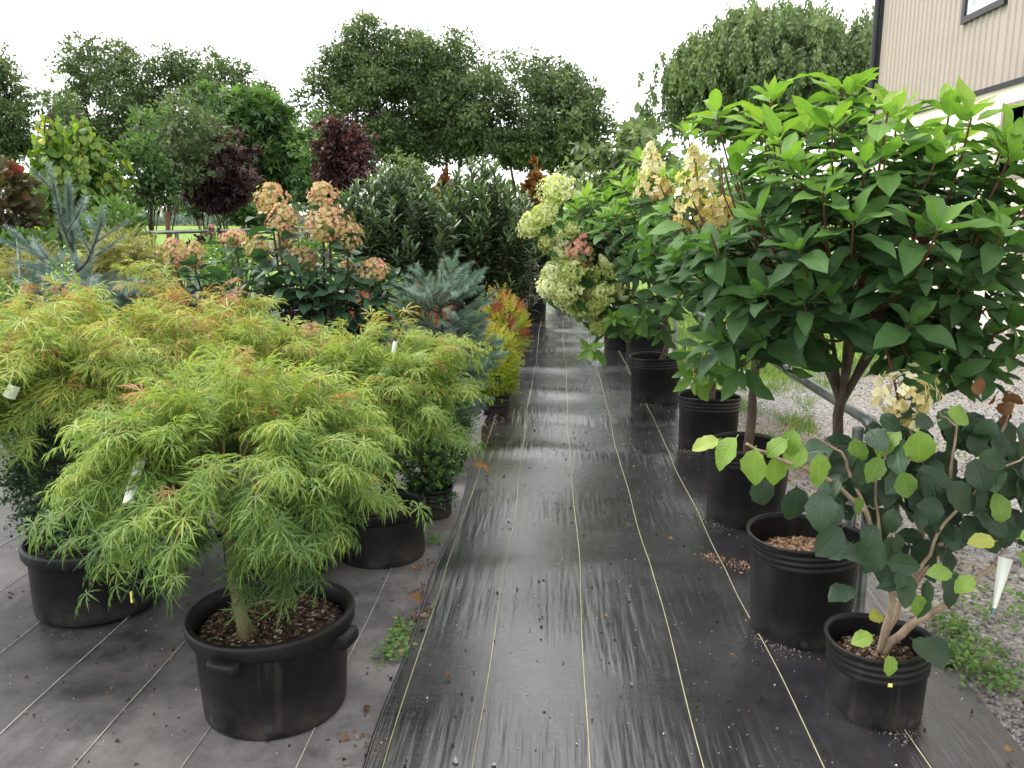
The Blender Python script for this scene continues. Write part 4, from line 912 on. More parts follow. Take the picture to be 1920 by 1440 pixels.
# ------------------------------------------------------------------ left background plants
def redbud(label, x, Y, yt, xl, xr, yb, n=46):
    b = P(x, 412, Y); b = A(b[0], Y, 0); top = P(x, yt, Y); xl_, xr_ = P(xl, 300, Y)[0], P(xr, 300, Y)[0]; zb = P(x, yb, Y)[2]
    r = thing('weeping_redbud', b, label, 'tree', 'weeping redbuds')
    po, zs = pot(r, b, .19, .22, .34, segs=28)
    mb = MB(); tr = bez(b + A(0, 0, zs), (b + top) / 2 + A(.08, 0, .1), top, 10); tube(mb, tr, np.linspace(.022, .008, 10), 6)
    L = Leaves(); wm = (xr_ - xl_) / 2; cx = (xr_ + xl_) / 2
    for k in range(n):
        s = R.uniform(.55, 1); p0 = path_on(tr, s); a = R.uniform(0, 2 * PI); rr_ = wm * R.uniform(.25, 1)
        e = A(cx + rr_ * math.cos(a), b[1] + rr_ * math.sin(a), zb + (p0[2] - zb) * R.random() ** 1.3 * .8)
        m_ = (p0 + e) / 2; m_[2] = p0[2] + R.uniform(.03, .2) * (1.1 - .5 * (s < .8)); m_[:2] = p0[:2] + (e[:2] - p0[:2]) * .75
        q = bez(p0, m_, e, 9); tube(mb, q, np.linspace(.007, .003, 9), 4)
        for t in np.linspace(.04, 1, int(20 + 10 * R.random())):
            p = path_on(q, t); o_ = nrm(A(p[0] - b[0], p[1] - b[1], 0) + R.normal(0, .3, 3))
            L.add(p + R.normal(0, .025, 3), o_ * .5 + A(0, 0, -.75) + R.normal(0, .25, 3), o_ + A(0, 0, .6), R.uniform(.05, .085), float(np.clip(.36 + .3 * (p[2] - zb) / (top[2] - zb) * R.random() + R.normal() * .16 + (.4 if R.random() < .07 else 0), 0, 1)))
    mb.build('trunk', M['bark'], r)
    L.build(r, T_HRT, M['heart'], 260)
redbud('left weeping redbud with yellow heart leaves at its top', 92, 7.8, 208, 44, 140, 440, 54)
redbud('right weeping redbud arching over its pale cane', 158, 8.0, 230, 100, 242, 445, 84)
redbud('pale green weeping redbud standing behind the other two', 140, 9.6, 200, 100, 195, 380, 40)
def bush(name, label, cat, x, Y, yt, yb, half, mat, tpls, size, n, ramp_=(.1, .5), up=.6, group=None, potr=.17, col=0.0, n_ind=0, spotty=0.0, zmin=.3, jit=.12, pmat='pot', xo=0.0, inner='darkstem', shellp=.55, nup=0.0):
    """rounded potted shrub: twigs over a dome, photo rows yt (top) to yb (lowest leaf)"""
    b = P(x, 412, Y); b = A(b[0], Y, 0); zt = P(x, yt, Y)[2]; zb = max(.05, P(x, yb, Y)[2]); rx = half * float(np.dot(b - CAM, _F)) / F_PX
    r = thing(name, b, label, cat, group)
    po, zs = pot(r, b, potr * .88, potr, min(.32, max(.16, zb + .04)), segs=30, mat=pmat)
    C0 = A(b[0] + xo, b[1], (zt + zb) / 2); rad = A(rx, rx, (zt - zb) / 2)
    u = nrm(R.normal(0, 1, (n, 3))); rr = (shellp + (1 - shellp) * R.random(n) ** .5) * (1 + jit * np.sin(5 * u[:, 0] + 3 * u[:, 2]) * np.cos(4 * u[:, 1]) + jit * R.normal(size=n) * .5)
    p = C0 + u * rr[:, None] * rad * A(1, 1, 1)
    d = u * A(1, 1, .7) + A(0, 0, up) + R.normal(0, .3, (n, 3))
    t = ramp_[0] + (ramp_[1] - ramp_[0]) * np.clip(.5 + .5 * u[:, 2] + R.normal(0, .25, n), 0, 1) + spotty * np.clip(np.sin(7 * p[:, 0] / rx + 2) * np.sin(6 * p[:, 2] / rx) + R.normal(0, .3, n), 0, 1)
    L = Leaves(); L.addm(p, d, R.normal(0, 1, (n, 3)) * (1 - nup) + nup * (A(0, 0, 1.4) + u), size * R.uniform(.75, 1.3, n), np.clip(t, 0, 1))
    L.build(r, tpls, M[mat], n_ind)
    mb = MB(); f0 = A(b[0], b[1], zs)
    for k in range(9):
        e = C0 + nrm(R.normal(0, 1, 3) + A(0, 0, .6)) * rad * .8; tube(mb, bez(f0 + R.normal(0, .02, 3) * A(1, 1, 0), (f0 + e) / 2 + A(0, 0, .05), e, 6), np.linspace(.009, .003, 6), 4)
    mb.build('stem', M[inner], r)
    return r
bush('red_leaf_shrub', 'burgundy and red leaved shrub cut off by the left edge', 'shrub', 2, 6.6, 296, 470, 58, 'redleaf', T_HRT, .075, 560, (.0, .5), .1, None, .19, n_ind=200, spotty=.38, shellp=.3)
bush('green_shrub', 'light green leafy shrub below the weeping redbuds', 'shrub', 215, 7.4, 372, 500, 52, 'gum', T_SML, .06, 800, (.2, .85), .3, None, shellp=.3)
bush('green_shrub', 'lime green leafy shrub low at the left edge', 'shrub', 40, 6.3, 432, 510, 62, 'gum', T_SML, .055, 700, (.1, .7), .3, None, shellp=.3)
bush('green_shrub', 'mid green bushy shrub behind the left redbud trunk', 'shrub', 110, 8.6, 400, 520, 80, 'gum', T_SML, .065, 800, (.1, .55), .3, None, shellp=.3)
T_THR = [needle_twig(40, 50 + i, .17, .6, .013, .45) for i in range(3)]
def cypress(label, x, Y, yt, yb, half, n, t0=.35):
    r = bush('gold_cypress', label, 'shrub', x, Y, yt, yb, half, 'thread', T_THR, .16, n, (t0 - .3, t0 + .45), .25, 'gold thread cypresses', shellp=.45, nup=.8); return r
cypress('gold thread cypress to the right of the tall blue spruce', 232, 4.9, 458, 590, 62, 900)
cypress('bright yellow low cypress at the far left edge', 4, 5.2, 495, 600, 40, 420, .6)
cypress('olive green thread cypress left of the tall blue spruce', 68, 5.0, 482, 600, 42, 560, .2)
def spruce(label, x, Y, yt, H0, branches, mat='needle', size=.085, name='blue_spruce', leader=True, potr=.17, pmat='pot', dense=1.0, zpot=.26, tw=.5):
    b = P(x, 412, Y); b = A(b[0], Y, 0); top = P(x, yt, Y); r = thing(name, b, label, 'spruce', 'blue spruces in pots')
    po, zs = pot(r, b, potr * .88, potr, zpot, segs=32, mat=pmat)
    mb = MB(); L = Leaves(); tr = np.linspace(b + A(0, 0, zs), top, 9); tr[1:-1] += R.normal(0, .008, (7, 3)); tube(mb, tr, np.linspace(.018, .004, 9), 6)
    def cover(p, s0=.1, s=1.0):
        ln = np.linalg.norm(np.diff(p, axis=0), axis=1).sum(); k = max(2, int(ln / (size * .5) * dense))
        for t in np.linspace(s0, 1, k):
            q = path_on(p, t); q2 = path_on(p, min(1, t + .06)); d = nrm(q2 - q) if t < .97 else nrm(p[-1] - p[-2])
            L.add(q, d + R.normal(0, .07, 3), R.normal(0, 1, 3), size * s * R.uniform(.85, 1.15), float(np.clip(R.normal(.45, .13), 0, 1)))
    if leader: cover(tr, .55)
    for (s, dx, dy, dz, m_) in branches:
        p0 = path_on(tr, s); e = p0 + A(dx, dy, dz); q = bez(p0, p0 + A(dx * .55, dy * .55, dz * .15), e, 8); tube(mb, q, np.linspace(.008, .003, 8), 4); cover(q, .15)
        for k in range(m_):
            t = .3 + .62 * k / max(1, m_ - 1); p1 = path_on(q, t); ax = nrm(e - p0); sd = nrm(np.cross(ax, A(0, 0, 1))) * (1 if k % 2 else -1)
            ln = tw * np.linalg.norm(e - p0) * (1 - .6 * t) * R.uniform(.7, 1.2); e1 = p1 + (ax * .7 + sd * .8 + A(0, 0, R.normal() * .15 + .08)) * ln
            q1 = np.linspace(p1, e1, 4); tube(mb, q1, [.004, .0035, .003, .002], 4); cover(q1, .2, .95)
    mb.build('trunk', M['bark'], r); L.build(r, T_NDL, M[mat], rest='needles'); return r
br = [(.80, .0, -.12, .33, 2), (.72, -.26, -.05, .17, 4), (.72, .20, -.08, .24, 4), (.70, -.02, -.22, .12, 4)]
for k in range(38):
    s = R.uniform(.2, .68); a = R.uniform(0, 2 * PI); l = R.uniform(.15, .29) * (1.1 - .55 * s); br.append((s, l * math.cos(a), l * math.sin(a), .05 + .10 * s, 9))
spruce('tall pale blue spruce with an upright leader at the left', 128, 4.4, 370, 1.6, br, size=.112, dense=1.5)
br = [(.95, -.10, -.03, .13, 2), (.95, .12, 0, .10, 2), (.95, .02, -.08, .15, 1)]
for k in range(40):
    s = R.uniform(.3, 1.0); a = R.uniform(0, 2 * PI); l = R.uniform(.18, .33) * (1.1 - .5 * s); br.append((s, l * math.cos(a) * 1.15, l * math.sin(a), .02 + .09 * s + R.normal() * .03, 7))
spruce('dense blue-green spruce beside the aisle behind the cutleaf maples', 826, 5.0, 545, 1.0, br, mat='needle2', size=.095, dense=1.3)
br = []
for k in range(30):
    s = R.uniform(.4, 1.0); a = R.uniform(0, 2 * PI); l = R.uniform(.13, .24); br.append((s, l * math.cos(a), l * math.sin(a), -.10 + .10 * s, 6))
spruce('low drooping grey-green spruce in a pale grey pot beside the aisle', 856, 5.35, 668, .6, br, mat='needle2', size=.085, dense=1.2, pmat='potgrey', potr=.165, zpot=.22)
br = []
for k in range(22):
    s = R.uniform(.4, 1.0); a = R.uniform(0, 2 * PI); l = R.uniform(.12, .30); br.append((s, l * math.cos(a), l * math.sin(a), .02 + .06 * s, 6))
spruce('spreading blue spruce low in front of the tall one', 190, 4.0, 545, .6, br, size=.095, dense=1.2)
bush('blue_juniper', 'small pale blue juniper tufts in front of the wooden stake', 'shrub', 315, 5.6, 495, 580, 34, 'needle', T_NDS, .07, 120, (.55, 1), .5, None, .14)
bush('boxwood', 'dark boxwood with bright yellow-green tips in front of the tall blue spruce', 'boxwood', 106, 3.95, 506, 640, 17, 'box', T_BOX, .075, 60, (.05, .8), 1.2, 'boxwoods', .13)
bush('boxwood', 'round boxwood with fresh green tips beside the front maple pot on the right', 'boxwood', 797, 4.0, 775, 945, 44, 'box', T_BOX, .075, 420, (.05, .55), .5, 'boxwoods', .12)
bush('boxwood', 'dark round boxwood below the blue-green spruce', 'boxwood', 822, 4.75, 705, 870, 46, 'box', T_BOX, .075, 420, (.0, .4), .5, 'boxwoods', .14)
bush('boxwood', 'upright bright boxwood sprig between the maples and the blue-green spruce', 'boxwood', 735, 5.2, 540, 700, 34, 'box', T_BOX, .095, 260, (.1, .75), .9, 'boxwoods', .13)
bush('boxwood', 'dark boxwood bush filling the large pot at the left edge', 'boxwood', 118, 2.95, 800, 1010, 118, 'box', T_BOX, .07, 900, (-.1, .12), .3, 'boxwoods', .10)
bush('boxwood', 'row boxwood at the left edge under the cypresses', 'boxwood', 30, 4.3, 556, 660, 70, 'box', T_BOX, .09, 520, (.02, .38), .9, 'boxwoods', .15)
bush('boxwood', 'low green boxwood left of the wooden stake behind the maples', 'boxwood', 345, 6.2, 478, 590, 58, 'box', T_BOX, .09, 420, (.15, .6), .6, 'boxwoods', .16)
bush('boxwood', 'low green boxwood behind the peach hydrangea stems', 'boxwood', 430, 7.2, 452, 560, 62, 'box', T_BOX, .09, 420, (.2, .6), .6, 'boxwoods', .17)
bush('green_shrub', 'bright green low shrub between the rail and the peach hydrangea', 'shrub', 610, 9.5, 432, 520, 48, 'gum', T_SML, .075, 380, (.5, 1), .4, None, shellp=.3)
bush('purple_shrub', 'dark purple low shrub below the pipe rail', 'shrub', 400, 8.8, 438, 520, 46, 'purple', T_SML, .08, 380, (.2, .9), .3, None, shellp=.3)
bush('purple_shrub', 'brown-purple low shrub behind the right peach flower heads', 'shrub', 560, 10.5, 440, 520, 60, 'purple', T_SML, .075, 420, (.3, 1), .3, None, shellp=.3)
bush('green_shrub', 'lime green shrub beside the pink roses under the rail', 'shrub', 395, 8.3, 452, 530, 40, 'gum', T_SML, .07, 240, (.7, 1), .4, None, shellp=.3)
rs = bush('rose_bush', 'rose bush with pink blooms just above the pipe rail', 'rose bush', 392, 9.0, 432, 520, 26, 'gum', T_SML, .06, 220, (.3, .7), .4, None, .14, shellp=.3)
for x, y in ((396, 426), (394, 440), (384, 452)): panicle(rs, P(x, y, 8.9) - A(0, 0, .025), A(0, 0, 1), .05, .065, 'peach', .95, 26, False, size=.018, name='rose')
bush('gold_spirea', 'nearest round yellow-green spirea at the aisle edge', 'spirea', 922, 6.3, 618, 748, 42, 'spirea', T_SPI, .075, 900, (.0, .52), .4, 'gold spireas by the aisle', .15, spotty=.12)
bush('gold_spirea', 'farther spirea with red and gold leaves at the aisle edge', 'spirea', 938, 7.7, 556, 672, 46, 'spirea', T_SPI, .085, 900, (.15, .6), .4, 'gold spireas by the aisle', .16, spotty=.55)
bush('orange_spirea', 'orange and red leaved spirea behind the right maple', 'spirea', 685, 5.3, 566, 660, 46, 'orange', T_SPI, .075, 620, (.3, .75), .4, None, .15, spotty=.35)
bush('orange_spirea', 'small orange spirea tuft left of the blue-green spruce top', 'spirea', 806, 6.2, 540, 620, 26, 'orange', T_SPI, .075, 260, (.4, .75), .4, None, .13, spotty=.2)
def laurel(label, x, Y, yt, half, n, group='cherry laurels', n_ind=220, tb=.28, z0=.25):
    b = P(x, 412, Y); b = A(b[0], Y, 0); zt = P(x, yt, Y)[2]; rx = half * depth(b + A(0, 0, 1)) / F_PX
    r = thing('cherry_laurel', b, label, 'laurel', group); po, zs = pot(r, b, .2, .23, .36, segs=30)
    mb = MB(); L = Leaves(); f0 = A(b[0], b[1], zs)
    for k in range(n):
        a = R.uniform(0, 2 * PI); q = R.random() ** .55; hz = 1 - .40 * q ** 2 * R.uniform(.5, 1.3); inner = R.random() < .3
        e = A(b[0] + rx * .88 * q * math.cos(a), b[1] + rx * .88 * q * math.sin(a), z0 + (zt - z0 - .06) * max(.12, hz) * (R.uniform(.35, .9) if inner else R.uniform(.86, 1.0)))
        p = bez(f0 + R.normal(0, .05, 3) * A(1, 1, 0), A(b[0] + rx * .8 * q * math.cos(a), b[1] + rx * .8 * q * math.sin(a), zs + (e[2] - zs) * .35), e, 10); tube(mb, p, np.linspace(.008, .003, 10), 4)
        axs = nrm(p[-1] - p[-3]); u = nrm(np.cross(axs, A(.2, .3, 1))); v = np.cross(axs, u); ln = np.linalg.norm(np.diff(p, axis=0), axis=1).sum(); m_ = int(min(30, ln / .024))
        for i in range(m_):
            s = 1 - i * .024 / ln; c = path_on(p, s); az = i * 2.4 + k; inc = math.radians(22 + min(i, 10) * 4.2) + R.normal() * .16; dp = math.cos(az) * u + math.sin(az) * v
            L.add(c, math.cos(inc) * axs + math.sin(inc) * dp, math.sin(inc) * axs - math.cos(inc) * dp + A(0, 0, .2), R.uniform(.125, .185) * (.6 + .4 * min(1, i / 4)), float(np.clip(tb + .34 * (i < 5) * R.random() - .01 * i + R.normal() * .10, 0, 1)))
    mb.build('stem', M['darkstem'], r); L.build(r, T_LAU, M['laurel'], n_ind)
laurel('left front cherry laurel, the darker one beside the burgundy tree', 742, 8.4, 288, 122, 170, tb=.34)
laurel('right front cherry laurel, paler and beside the aisle', 905, 9.2, 284, 118, 170, tb=.42)
laurel('cherry laurel at the aisle edge behind the right front one', 985, 13.2, 352, 66, 100, n_ind=120)
laurel('dark cherry laurel closing the far end of the aisle', 1062, 17.2, 405, 66, 80, n_ind=60)
laurel('far cherry laurel hidden between the two front ones', 835, 12.8, 330, 84, 80, n_ind=80)

# peach hydrangea on dark stems
def ph():
    Y = 4.35; b = G(575, 640); b = A(-1.30, Y, 0)
    r = thing('peach_hydrangea', b, 'tall dark-stemmed hydrangea with peach flower heads behind the maples', 'hydrangea')
    po, zs = pot(r, b, .2, .23, .36, segs=32); f0 = A(b[0], b[1], zs)
    heads = [(507, 372, 4.2, .145, .15, 0), (520, 408, 4.1, .165, .13, 0), (604, 370, 4.3, .145, .15, 0), (618, 420, 4.2, .22, .16, .1), (652, 442, 4.25, .15, .14, -.1), (326, 474, 4.3, .12, .15, .05), (362, 478, 4.35, .10, .14, -.1), (440, 447, 4.5, .14, .09, .15), (487, 466, 4.4, .13, .15, -.25),
             (563, 487, 4.2, .14, .13, -.15), (704, 505, 4.25, .15, .11, .0), (648, 505, 4.5, .10, .10, -.1), (464, 610, 3.9, .10, .08, .25), (585, 625, 3.95, .11, .11, -.05), (533, 445, 4.5, .10, .10, .2)]
    mb = MB(); L = Leaves()
    for (x, y, Yh, w_, h_, t) in heads:
        c = P(x, y, Yh); base = c - A(0, 0, h_ * .5); q = bez(f0 + R.normal(0, .05, 3) * A(1, 1, 0), A(base[0] * .8 + f0[0] * .2, base[1] * .7 + f0[1] * .3, zs + .35 * (base[2] - zs)), base + A(0, 0, .01), 10)
        tube(mb, q, np.linspace(.0085, .0045, 10), 6)
        panicle(r, base, A(R.normal() * .12, R.normal() * .1, 1), h_, w_, 'peach', .34 + t * .8, int(190 * w_ * h_ / .0225) + 50, False, pink=.45, size=.0118)
        shoot_leaves(L, q, 9, .15, .42, .04, .075, 2, .3, .12, 60, 92, .8)
    for k in range(50):
        a = R.uniform(0, 2 * PI); e = A(b[0] + .50 * R.random() ** .5 * math.cos(a), b[1] + .36 * math.sin(a) * R.random() ** .5, R.uniform(.70, 1.24)); q = bez(f0, (f0 + e) / 2 + A(0, 0, .1), e, 8); tube(mb, q, np.linspace(.007, .004, 8), 5)
        shoot_leaves(L, q, 5, .155, .45, .08, .055, 2, .4, .12, 45, 92, .7)
    mb.build('stem', M['darkstem'], r); L.build(r, T_HYD, M['hyd2'], 300, ctr=A(b[0], b[1], .8))
ph()

# ------------------------------------------------------------------ cutleaf maples
def maple(label, c, rb, rr, H, C0, rad, n, fork, nl=20, style='lip', tb=.2, chips=0, size=.115, extra=(), pd=.055, tr=.022, n_ind=300, span=1.35, orange=.05, tbase=None):
    b = A(c[0], c[1], 0); r = thing('cutleaf_maple', b, label, 'maple', 'cutleaf maples in black pots'); po, zs = pot(r, b, rb, rr, H, style, depth_=pd, chips=chips)
    C0 = A(*C0); rad = A(*rad); f0 = A(*fork); mb = MB(); L = Leaves(); tw = MB()
    base = A(b[0] + (f0[0] - b[0]) * -.35, b[1] - .02, zs - .01) if tbase is None else A(*tbase)
    tube(mb, bez(base, (base + f0) / 2 + A(-.02, 0, .03), f0, 9), np.linspace(tr, tr * .72, 9), 10)
    nb = 9; mains = []
    for k in range(nb):
        a = k * 2 * PI / nb + R.normal() * .2; e = C0 + A(rad[0] * .45 * math.cos(a), rad[1] * .45 * math.sin(a), rad[2] * R.uniform(-.1, .55)); q = bez(f0, f0 + (e - f0) * .45 + A(0, 0, .06), e, 8)
        tube(mb, q, np.linspace(tr * .45, .005, 8), 6); mains.append(q)
    ends = []
    for k in range(n):
        a = R.uniform(0, 2 * PI); th = math.acos(1 - R.random() * span); ends.append(C0 + rad * A(math.sin(th) * math.cos(a), math.sin(th) * math.sin(a), math.cos(th)) * R.uniform(.66, 1.16))
    ends += [A(*e) for e in extra]
    for e in ends:
        m0 = mains[int(np.argmin([np.linalg.norm((q[-1] - e)[:2]) for q in mains]))]; p0 = path_on(m0, R.uniform(.45, 1))
        md = p0 + (e - p0) * .62; md[2] = max(p0[2], e[2]) + .03 + .10 * np.linalg.norm((e - p0)[:2]); q = bez(p0, md, e, 9)
        tube(tw, q, np.linspace(.0042, .0016, 9), 4, cap=False)
        tw_t = .09 * R.normal()
        for t in np.linspace(.34, 1.0, nl):
            p = path_on(q, t); tg = path_on(q, min(1, t + .08)) - path_on(q, max(0, t - .08)); o_ = nrm((p - C0) * A(1, 1, .35))
            sd = nrm(np.cross(nrm(tg), A(0, 0, 1)) + 1e-6) * (1 if R.random() < .5 else -1)
            d = nrm(tg) * .55 + sd * R.uniform(.2, .9) + o_ * .3 + A(0, 0, R.uniform(-.42, .34))
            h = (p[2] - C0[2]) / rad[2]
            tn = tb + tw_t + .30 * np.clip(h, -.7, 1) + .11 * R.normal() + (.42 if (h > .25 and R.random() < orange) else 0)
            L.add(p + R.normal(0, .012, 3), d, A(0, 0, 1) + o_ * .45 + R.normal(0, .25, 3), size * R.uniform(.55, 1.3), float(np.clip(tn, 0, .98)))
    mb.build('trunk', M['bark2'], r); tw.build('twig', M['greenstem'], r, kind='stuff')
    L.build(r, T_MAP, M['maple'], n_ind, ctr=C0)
    return r, po
m1 = (-.86, 2.31)
ex = [P(175, 1090, 2.25), P(230, 1075, 2.2), P(300, 1090, 2.2), P(150, 1010, 2.2), P(545, 1110, 2.15), P(590, 1060, 2.15), P(650, 960, 2.2), P(120, 920, 2.3), P(250, 1000, 2.1), P(330, 1080, 2.14), P(370, 1010, 2.1), P(300, 1050, 2.15), P(480, 1040, 2.13), P(520, 1080, 2.2), P(470, 1120, 2.18), P(560, 1030, 2.12), P(500, 1000, 2.08), P(600, 1010, 2.14), P(560, 980, 2.05), P(640, 1000, 2.2)]
r1, po1 = maple('front cutleaf maple in the wide black pot with moulded handles', m1, .214, .250, .312, (-.93, 2.30, .70), (.45, .44, .33), 175, P(428, 975, 2.30), 21, chips=420, extra=ex, tb=.36, size=.10, tr=.021, span=1.12, orange=.012, tbase=P(463, 1200, 2.22))
handle(r1, po1, m1, .246, .312, -PI / 2 - .22, .20); handle(r1, po1, m1, .246, .312, -.22, .18)
for a, z in ((-1.35, .03), (-.72, .055), (-2.25, .03)): drain_hole(r1, po1, m1, .214, z, a)
maple('left cutleaf maple spreading over the pot at the left edge', (-2.02, 3.35), .2, .24, .27, (-1.90, 3.05, .76), (.74, .56, .42), 250, (-1.98, 3.25, .62), 20, tb=.50, size=.108, orange=.012)
maple('back cutleaf maple with bare brown twigs at its top', (-1.18, 3.281), .21, .245, .24, (-1.46, 3.38, .79), (.54, .50, .34), 175, (-1.25, 3.3, .6), 20, tb=.53, size=.108, orange=.035, extra=[P(285, 510, 3.5), P(250, 500, 3.5), P(330, 560, 3.4), P(240, 535, 3.5), P(370, 560, 3.4), P(300, 530, 3.55)])
maple('right cutleaf maple in the low grey-rimmed pot', (-.772, 3.489), .193, .200, .247, (-.75, 3.42, .68), (.40, .40, .33), 125, (-.77, 3.45, .52), 20, tb=.44, size=.10, orange=.012, extra=[P(890, 655, 3.5), P(870, 640, 3.55), P(850, 690, 3.45), P(700, 600, 3.6), P(770, 600, 3.6)])
maple('far cutleaf maple just below the peach hydrangea', (-1.02, 4.1), .19, .22, .26, (-1.06, 4.0, .60), (.40, .34, .26), 85, (-1.02, 4.08, .55), 18, tb=.46, size=.105, n_ind=120)
# the big pot at the left edge
bb = bpy.data.objects['boxwood.004']
lp, _z = pot(bb, (-1.776, 2.933), .226, .253, .274, 'lip', depth_=.05, mat='pot', chips=80)

# ------------------------------------------------------------------ hydrangea standards along the right
def standard(label, c, rb, rr, H, trunk, stems, crown, n, size=.13, n_ind=300, soil='mulch', chips=0, tipt=.92, heads=(), extra=(), low=-.35, pd=.095, tr=.024, nodes=8, tb=.12, group='potted hydrangea standards', name='hydrangea_standard', bark='bark', up=.5, leafmat='hyd', clear=(), sprouts=(), withered=()):
    b = A(c[0], c[1], 0); r = thing(name, b, label, 'hydrangea', group); po, zs = pot(r, b, rb, rr, H, 'ring', soil, pd, chips=chips, wob=.02)
    mb = MB(); tw = MB(); L = Leaves()
    tr_pts = [A(*q) for q in trunk]; tr_pts[0][2] = zs - .01
    tp = np.vstack([np.linspace(tr_pts[i], tr_pts[i + 1], 5)[(0 if i == 0 else 1):] for i in range(len(tr_pts) - 1)]); tp[1:-1] += R.normal(0, .003, (len(tp) - 2, 3))
    tube(mb, tp, np.linspace(tr, tr * .8, len(tp)) * (1 + .08 * R.normal(size=len(tp))), 10); fork = tp[-1]
    C0 = A(*crown[:3]); rad = A(*crown[3:]); hubs = []
    for k in range(stems):
        a = k * 2 * PI / stems + R.normal() * .25; e = C0 + A(rad[0] * .38 * math.cos(a), rad[1] * .38 * math.sin(a), rad[2] * R.uniform(-.45, .15)); q = bez(fork - A(0, 0, .03), fork + (e - fork) * .5 + A(0, 0, .04), e, 8)
        tube(mb, q, np.linspace(tr * .48, tr * .22, 8), 7); hubs.append(q)
    tips = [(A(*e), 1.0) for e in extra]
    for k in range(n):
        a = R.uniform(0, 2 * PI); z = R.uniform(low, 1); q = math.sqrt(max(0, 1 - z * z)); inner = R.random() < .22
        tips.append((C0 + rad * A(q * math.cos(a), q * math.sin(a), z) * (R.uniform(.45, .8) if inner else R.uniform(.9, 1.05)), .45 if inner else 1.0))
    for e, br_ in tips:
        hq = hubs[int(np.argmin([np.linalg.norm(q[-1] - e) for q in hubs]))]; p0 = path_on(hq, R.uniform(.55, 1)); hd = e - p0
        hl_ = np.linalg.norm(hd[:2]); md = p0 + hd * A(.72, .72, .4) + A(0, 0, -.22 * hl_); q = bez(p0, md, e, 9); tube(tw, q, np.linspace(.006, .003, 9), 5)
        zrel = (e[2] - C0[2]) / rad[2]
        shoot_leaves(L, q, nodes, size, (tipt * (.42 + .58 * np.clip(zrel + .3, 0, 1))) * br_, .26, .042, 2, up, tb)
    for e in sprouts:                    # fresh low side shoots
        e = A(*e); p0 = fork + (A(e[0], e[1], fork[2]) - fork) * .2 - A(0, 0, .25); q = bez(p0, (p0 + e) / 2 + A(0, 0, -.06), e, 8); tube(tw, q, np.linspace(.006, .003, 8), 5); shoot_leaves(L, q, 5, size * .95, .78, .10, .04, 2, up, .3, 35, 92)
    for (x, y, Yh, w_, h_, mat, t, cone, ax, cnt, nobj) in heads:
        cpt = P(x, y, Yh); ax = nrm(A(*ax)); base = cpt - ax * h_ * .5; hq = hubs[int(np.argmin([np.linalg.norm(q[-1] - base) for q in hubs]))]; p0 = path_on(hq, .9)
        q = bez(p0, (p0 + base) / 2 + A(0, 0, .10), base + ax * .01, 9); tube(tw, q, np.linspace(.007, .0035, 9), 5)
        panicle(r, base, ax, h_, w_, mat, t, cnt, cone, size=.0195 if mat != 'lime' else .0115, n_obj=nobj)
        shoot_leaves(L, q, 4, size, .35, .06, .07, 2, .3, .12, 75, 95, .9)
    for (x0, x1, y0, y1) in clear:       # open gaps in the crown seen in the photograph
        keep = [i for i, (p, d, s) in enumerate(zip(L.p, L.d, L.s)) if not (x0 < proj(p + d * s * .5)[0] < x1 and y0 < proj(p + d * s * .5)[1] < y1)]
        for nm in 'pdnst': setattr(L, nm, [getattr(L, nm)[i] for i in keep])
    mb.build('trunk', M[bark], r); tw.build('shoot', M['stem'], r, kind='stuff')
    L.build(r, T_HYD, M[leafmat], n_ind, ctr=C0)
    if withered:
        L = Leaves()
        for (x, y, Yh) in withered: L.add(P(x, y, Yh), A(R.normal() * .25, R.normal() * .25, -1), R.normal(0, 1, 3), R.uniform(.10, .15), R.uniform(0, .35))
        L.build(r, T_HYD, M['dead'], 20, name='withered_leaf', ctr=C0)
    return r, po
R2b = (.905, 2.86)
ex = [P(*q) for q in [(1345, 215, 3.1), (1445, 185, 2.95), (1460, 262, 2.75), (1600, 178, 2.85), (1560, 235, 2.7), (1680, 225, 2.9), (1780, 212, 2.75), (1660, 300, 2.5), (1755, 300, 2.6), (1885, 262, 2.7), (1380, 290, 2.8), (1500, 330, 2.55), (1840, 430, 2.55), (1880, 540, 2.6), (1900, 610, 2.5), (1790, 650, 2.55), (1660, 640, 2.6), (1340, 480, 2.7), (1390, 560, 2.65), (1430, 640, 2.7), (1500, 470, 2.45), (1600, 420, 2.4), (1720, 440, 2.42), (1560, 560, 2.5), (1680, 540, 2.45), (1800, 540, 2.45), (1310, 400, 2.9), (1850, 690, 2.5), (1780, 705, 2.5), (1905, 665, 2.45), (1705, 672, 2.5), (1480, 690, 2.75), (1390, 690, 2.8), (1350, 640, 2.8), (1880, 470, 2.5), (1930, 380, 2.6)]]
r2, po2 = standard('largest hydrangea standard with forked trunk in the ringed black pot at right', R2b, .171, .200, .385, [P(1547, 1018, 2.88), P(1562, 880, 2.9), P(1578, 745, 2.9)], 11, (1.02, 2.90, 1.42, .60, .55, .46), 66, .138, 300, chips=700, extra=ex, low=-.68, tr=.022, clear=[(1258, 1378, 262, 440), (1530, 1640, 625, 760), (1440, 1660, 700, 980), (1640, 1920, 735, 900)],
    heads=[(1700, 742, 2.35, .15, .11, 'cream', .62, False, (.1, -.7, .5), 96, 1), (1330, 478, 2.9, .08, .07, 'cream', .25, False, (-.3, -.5, .6), 34, 0)])
R3b = (.962, 4.019)
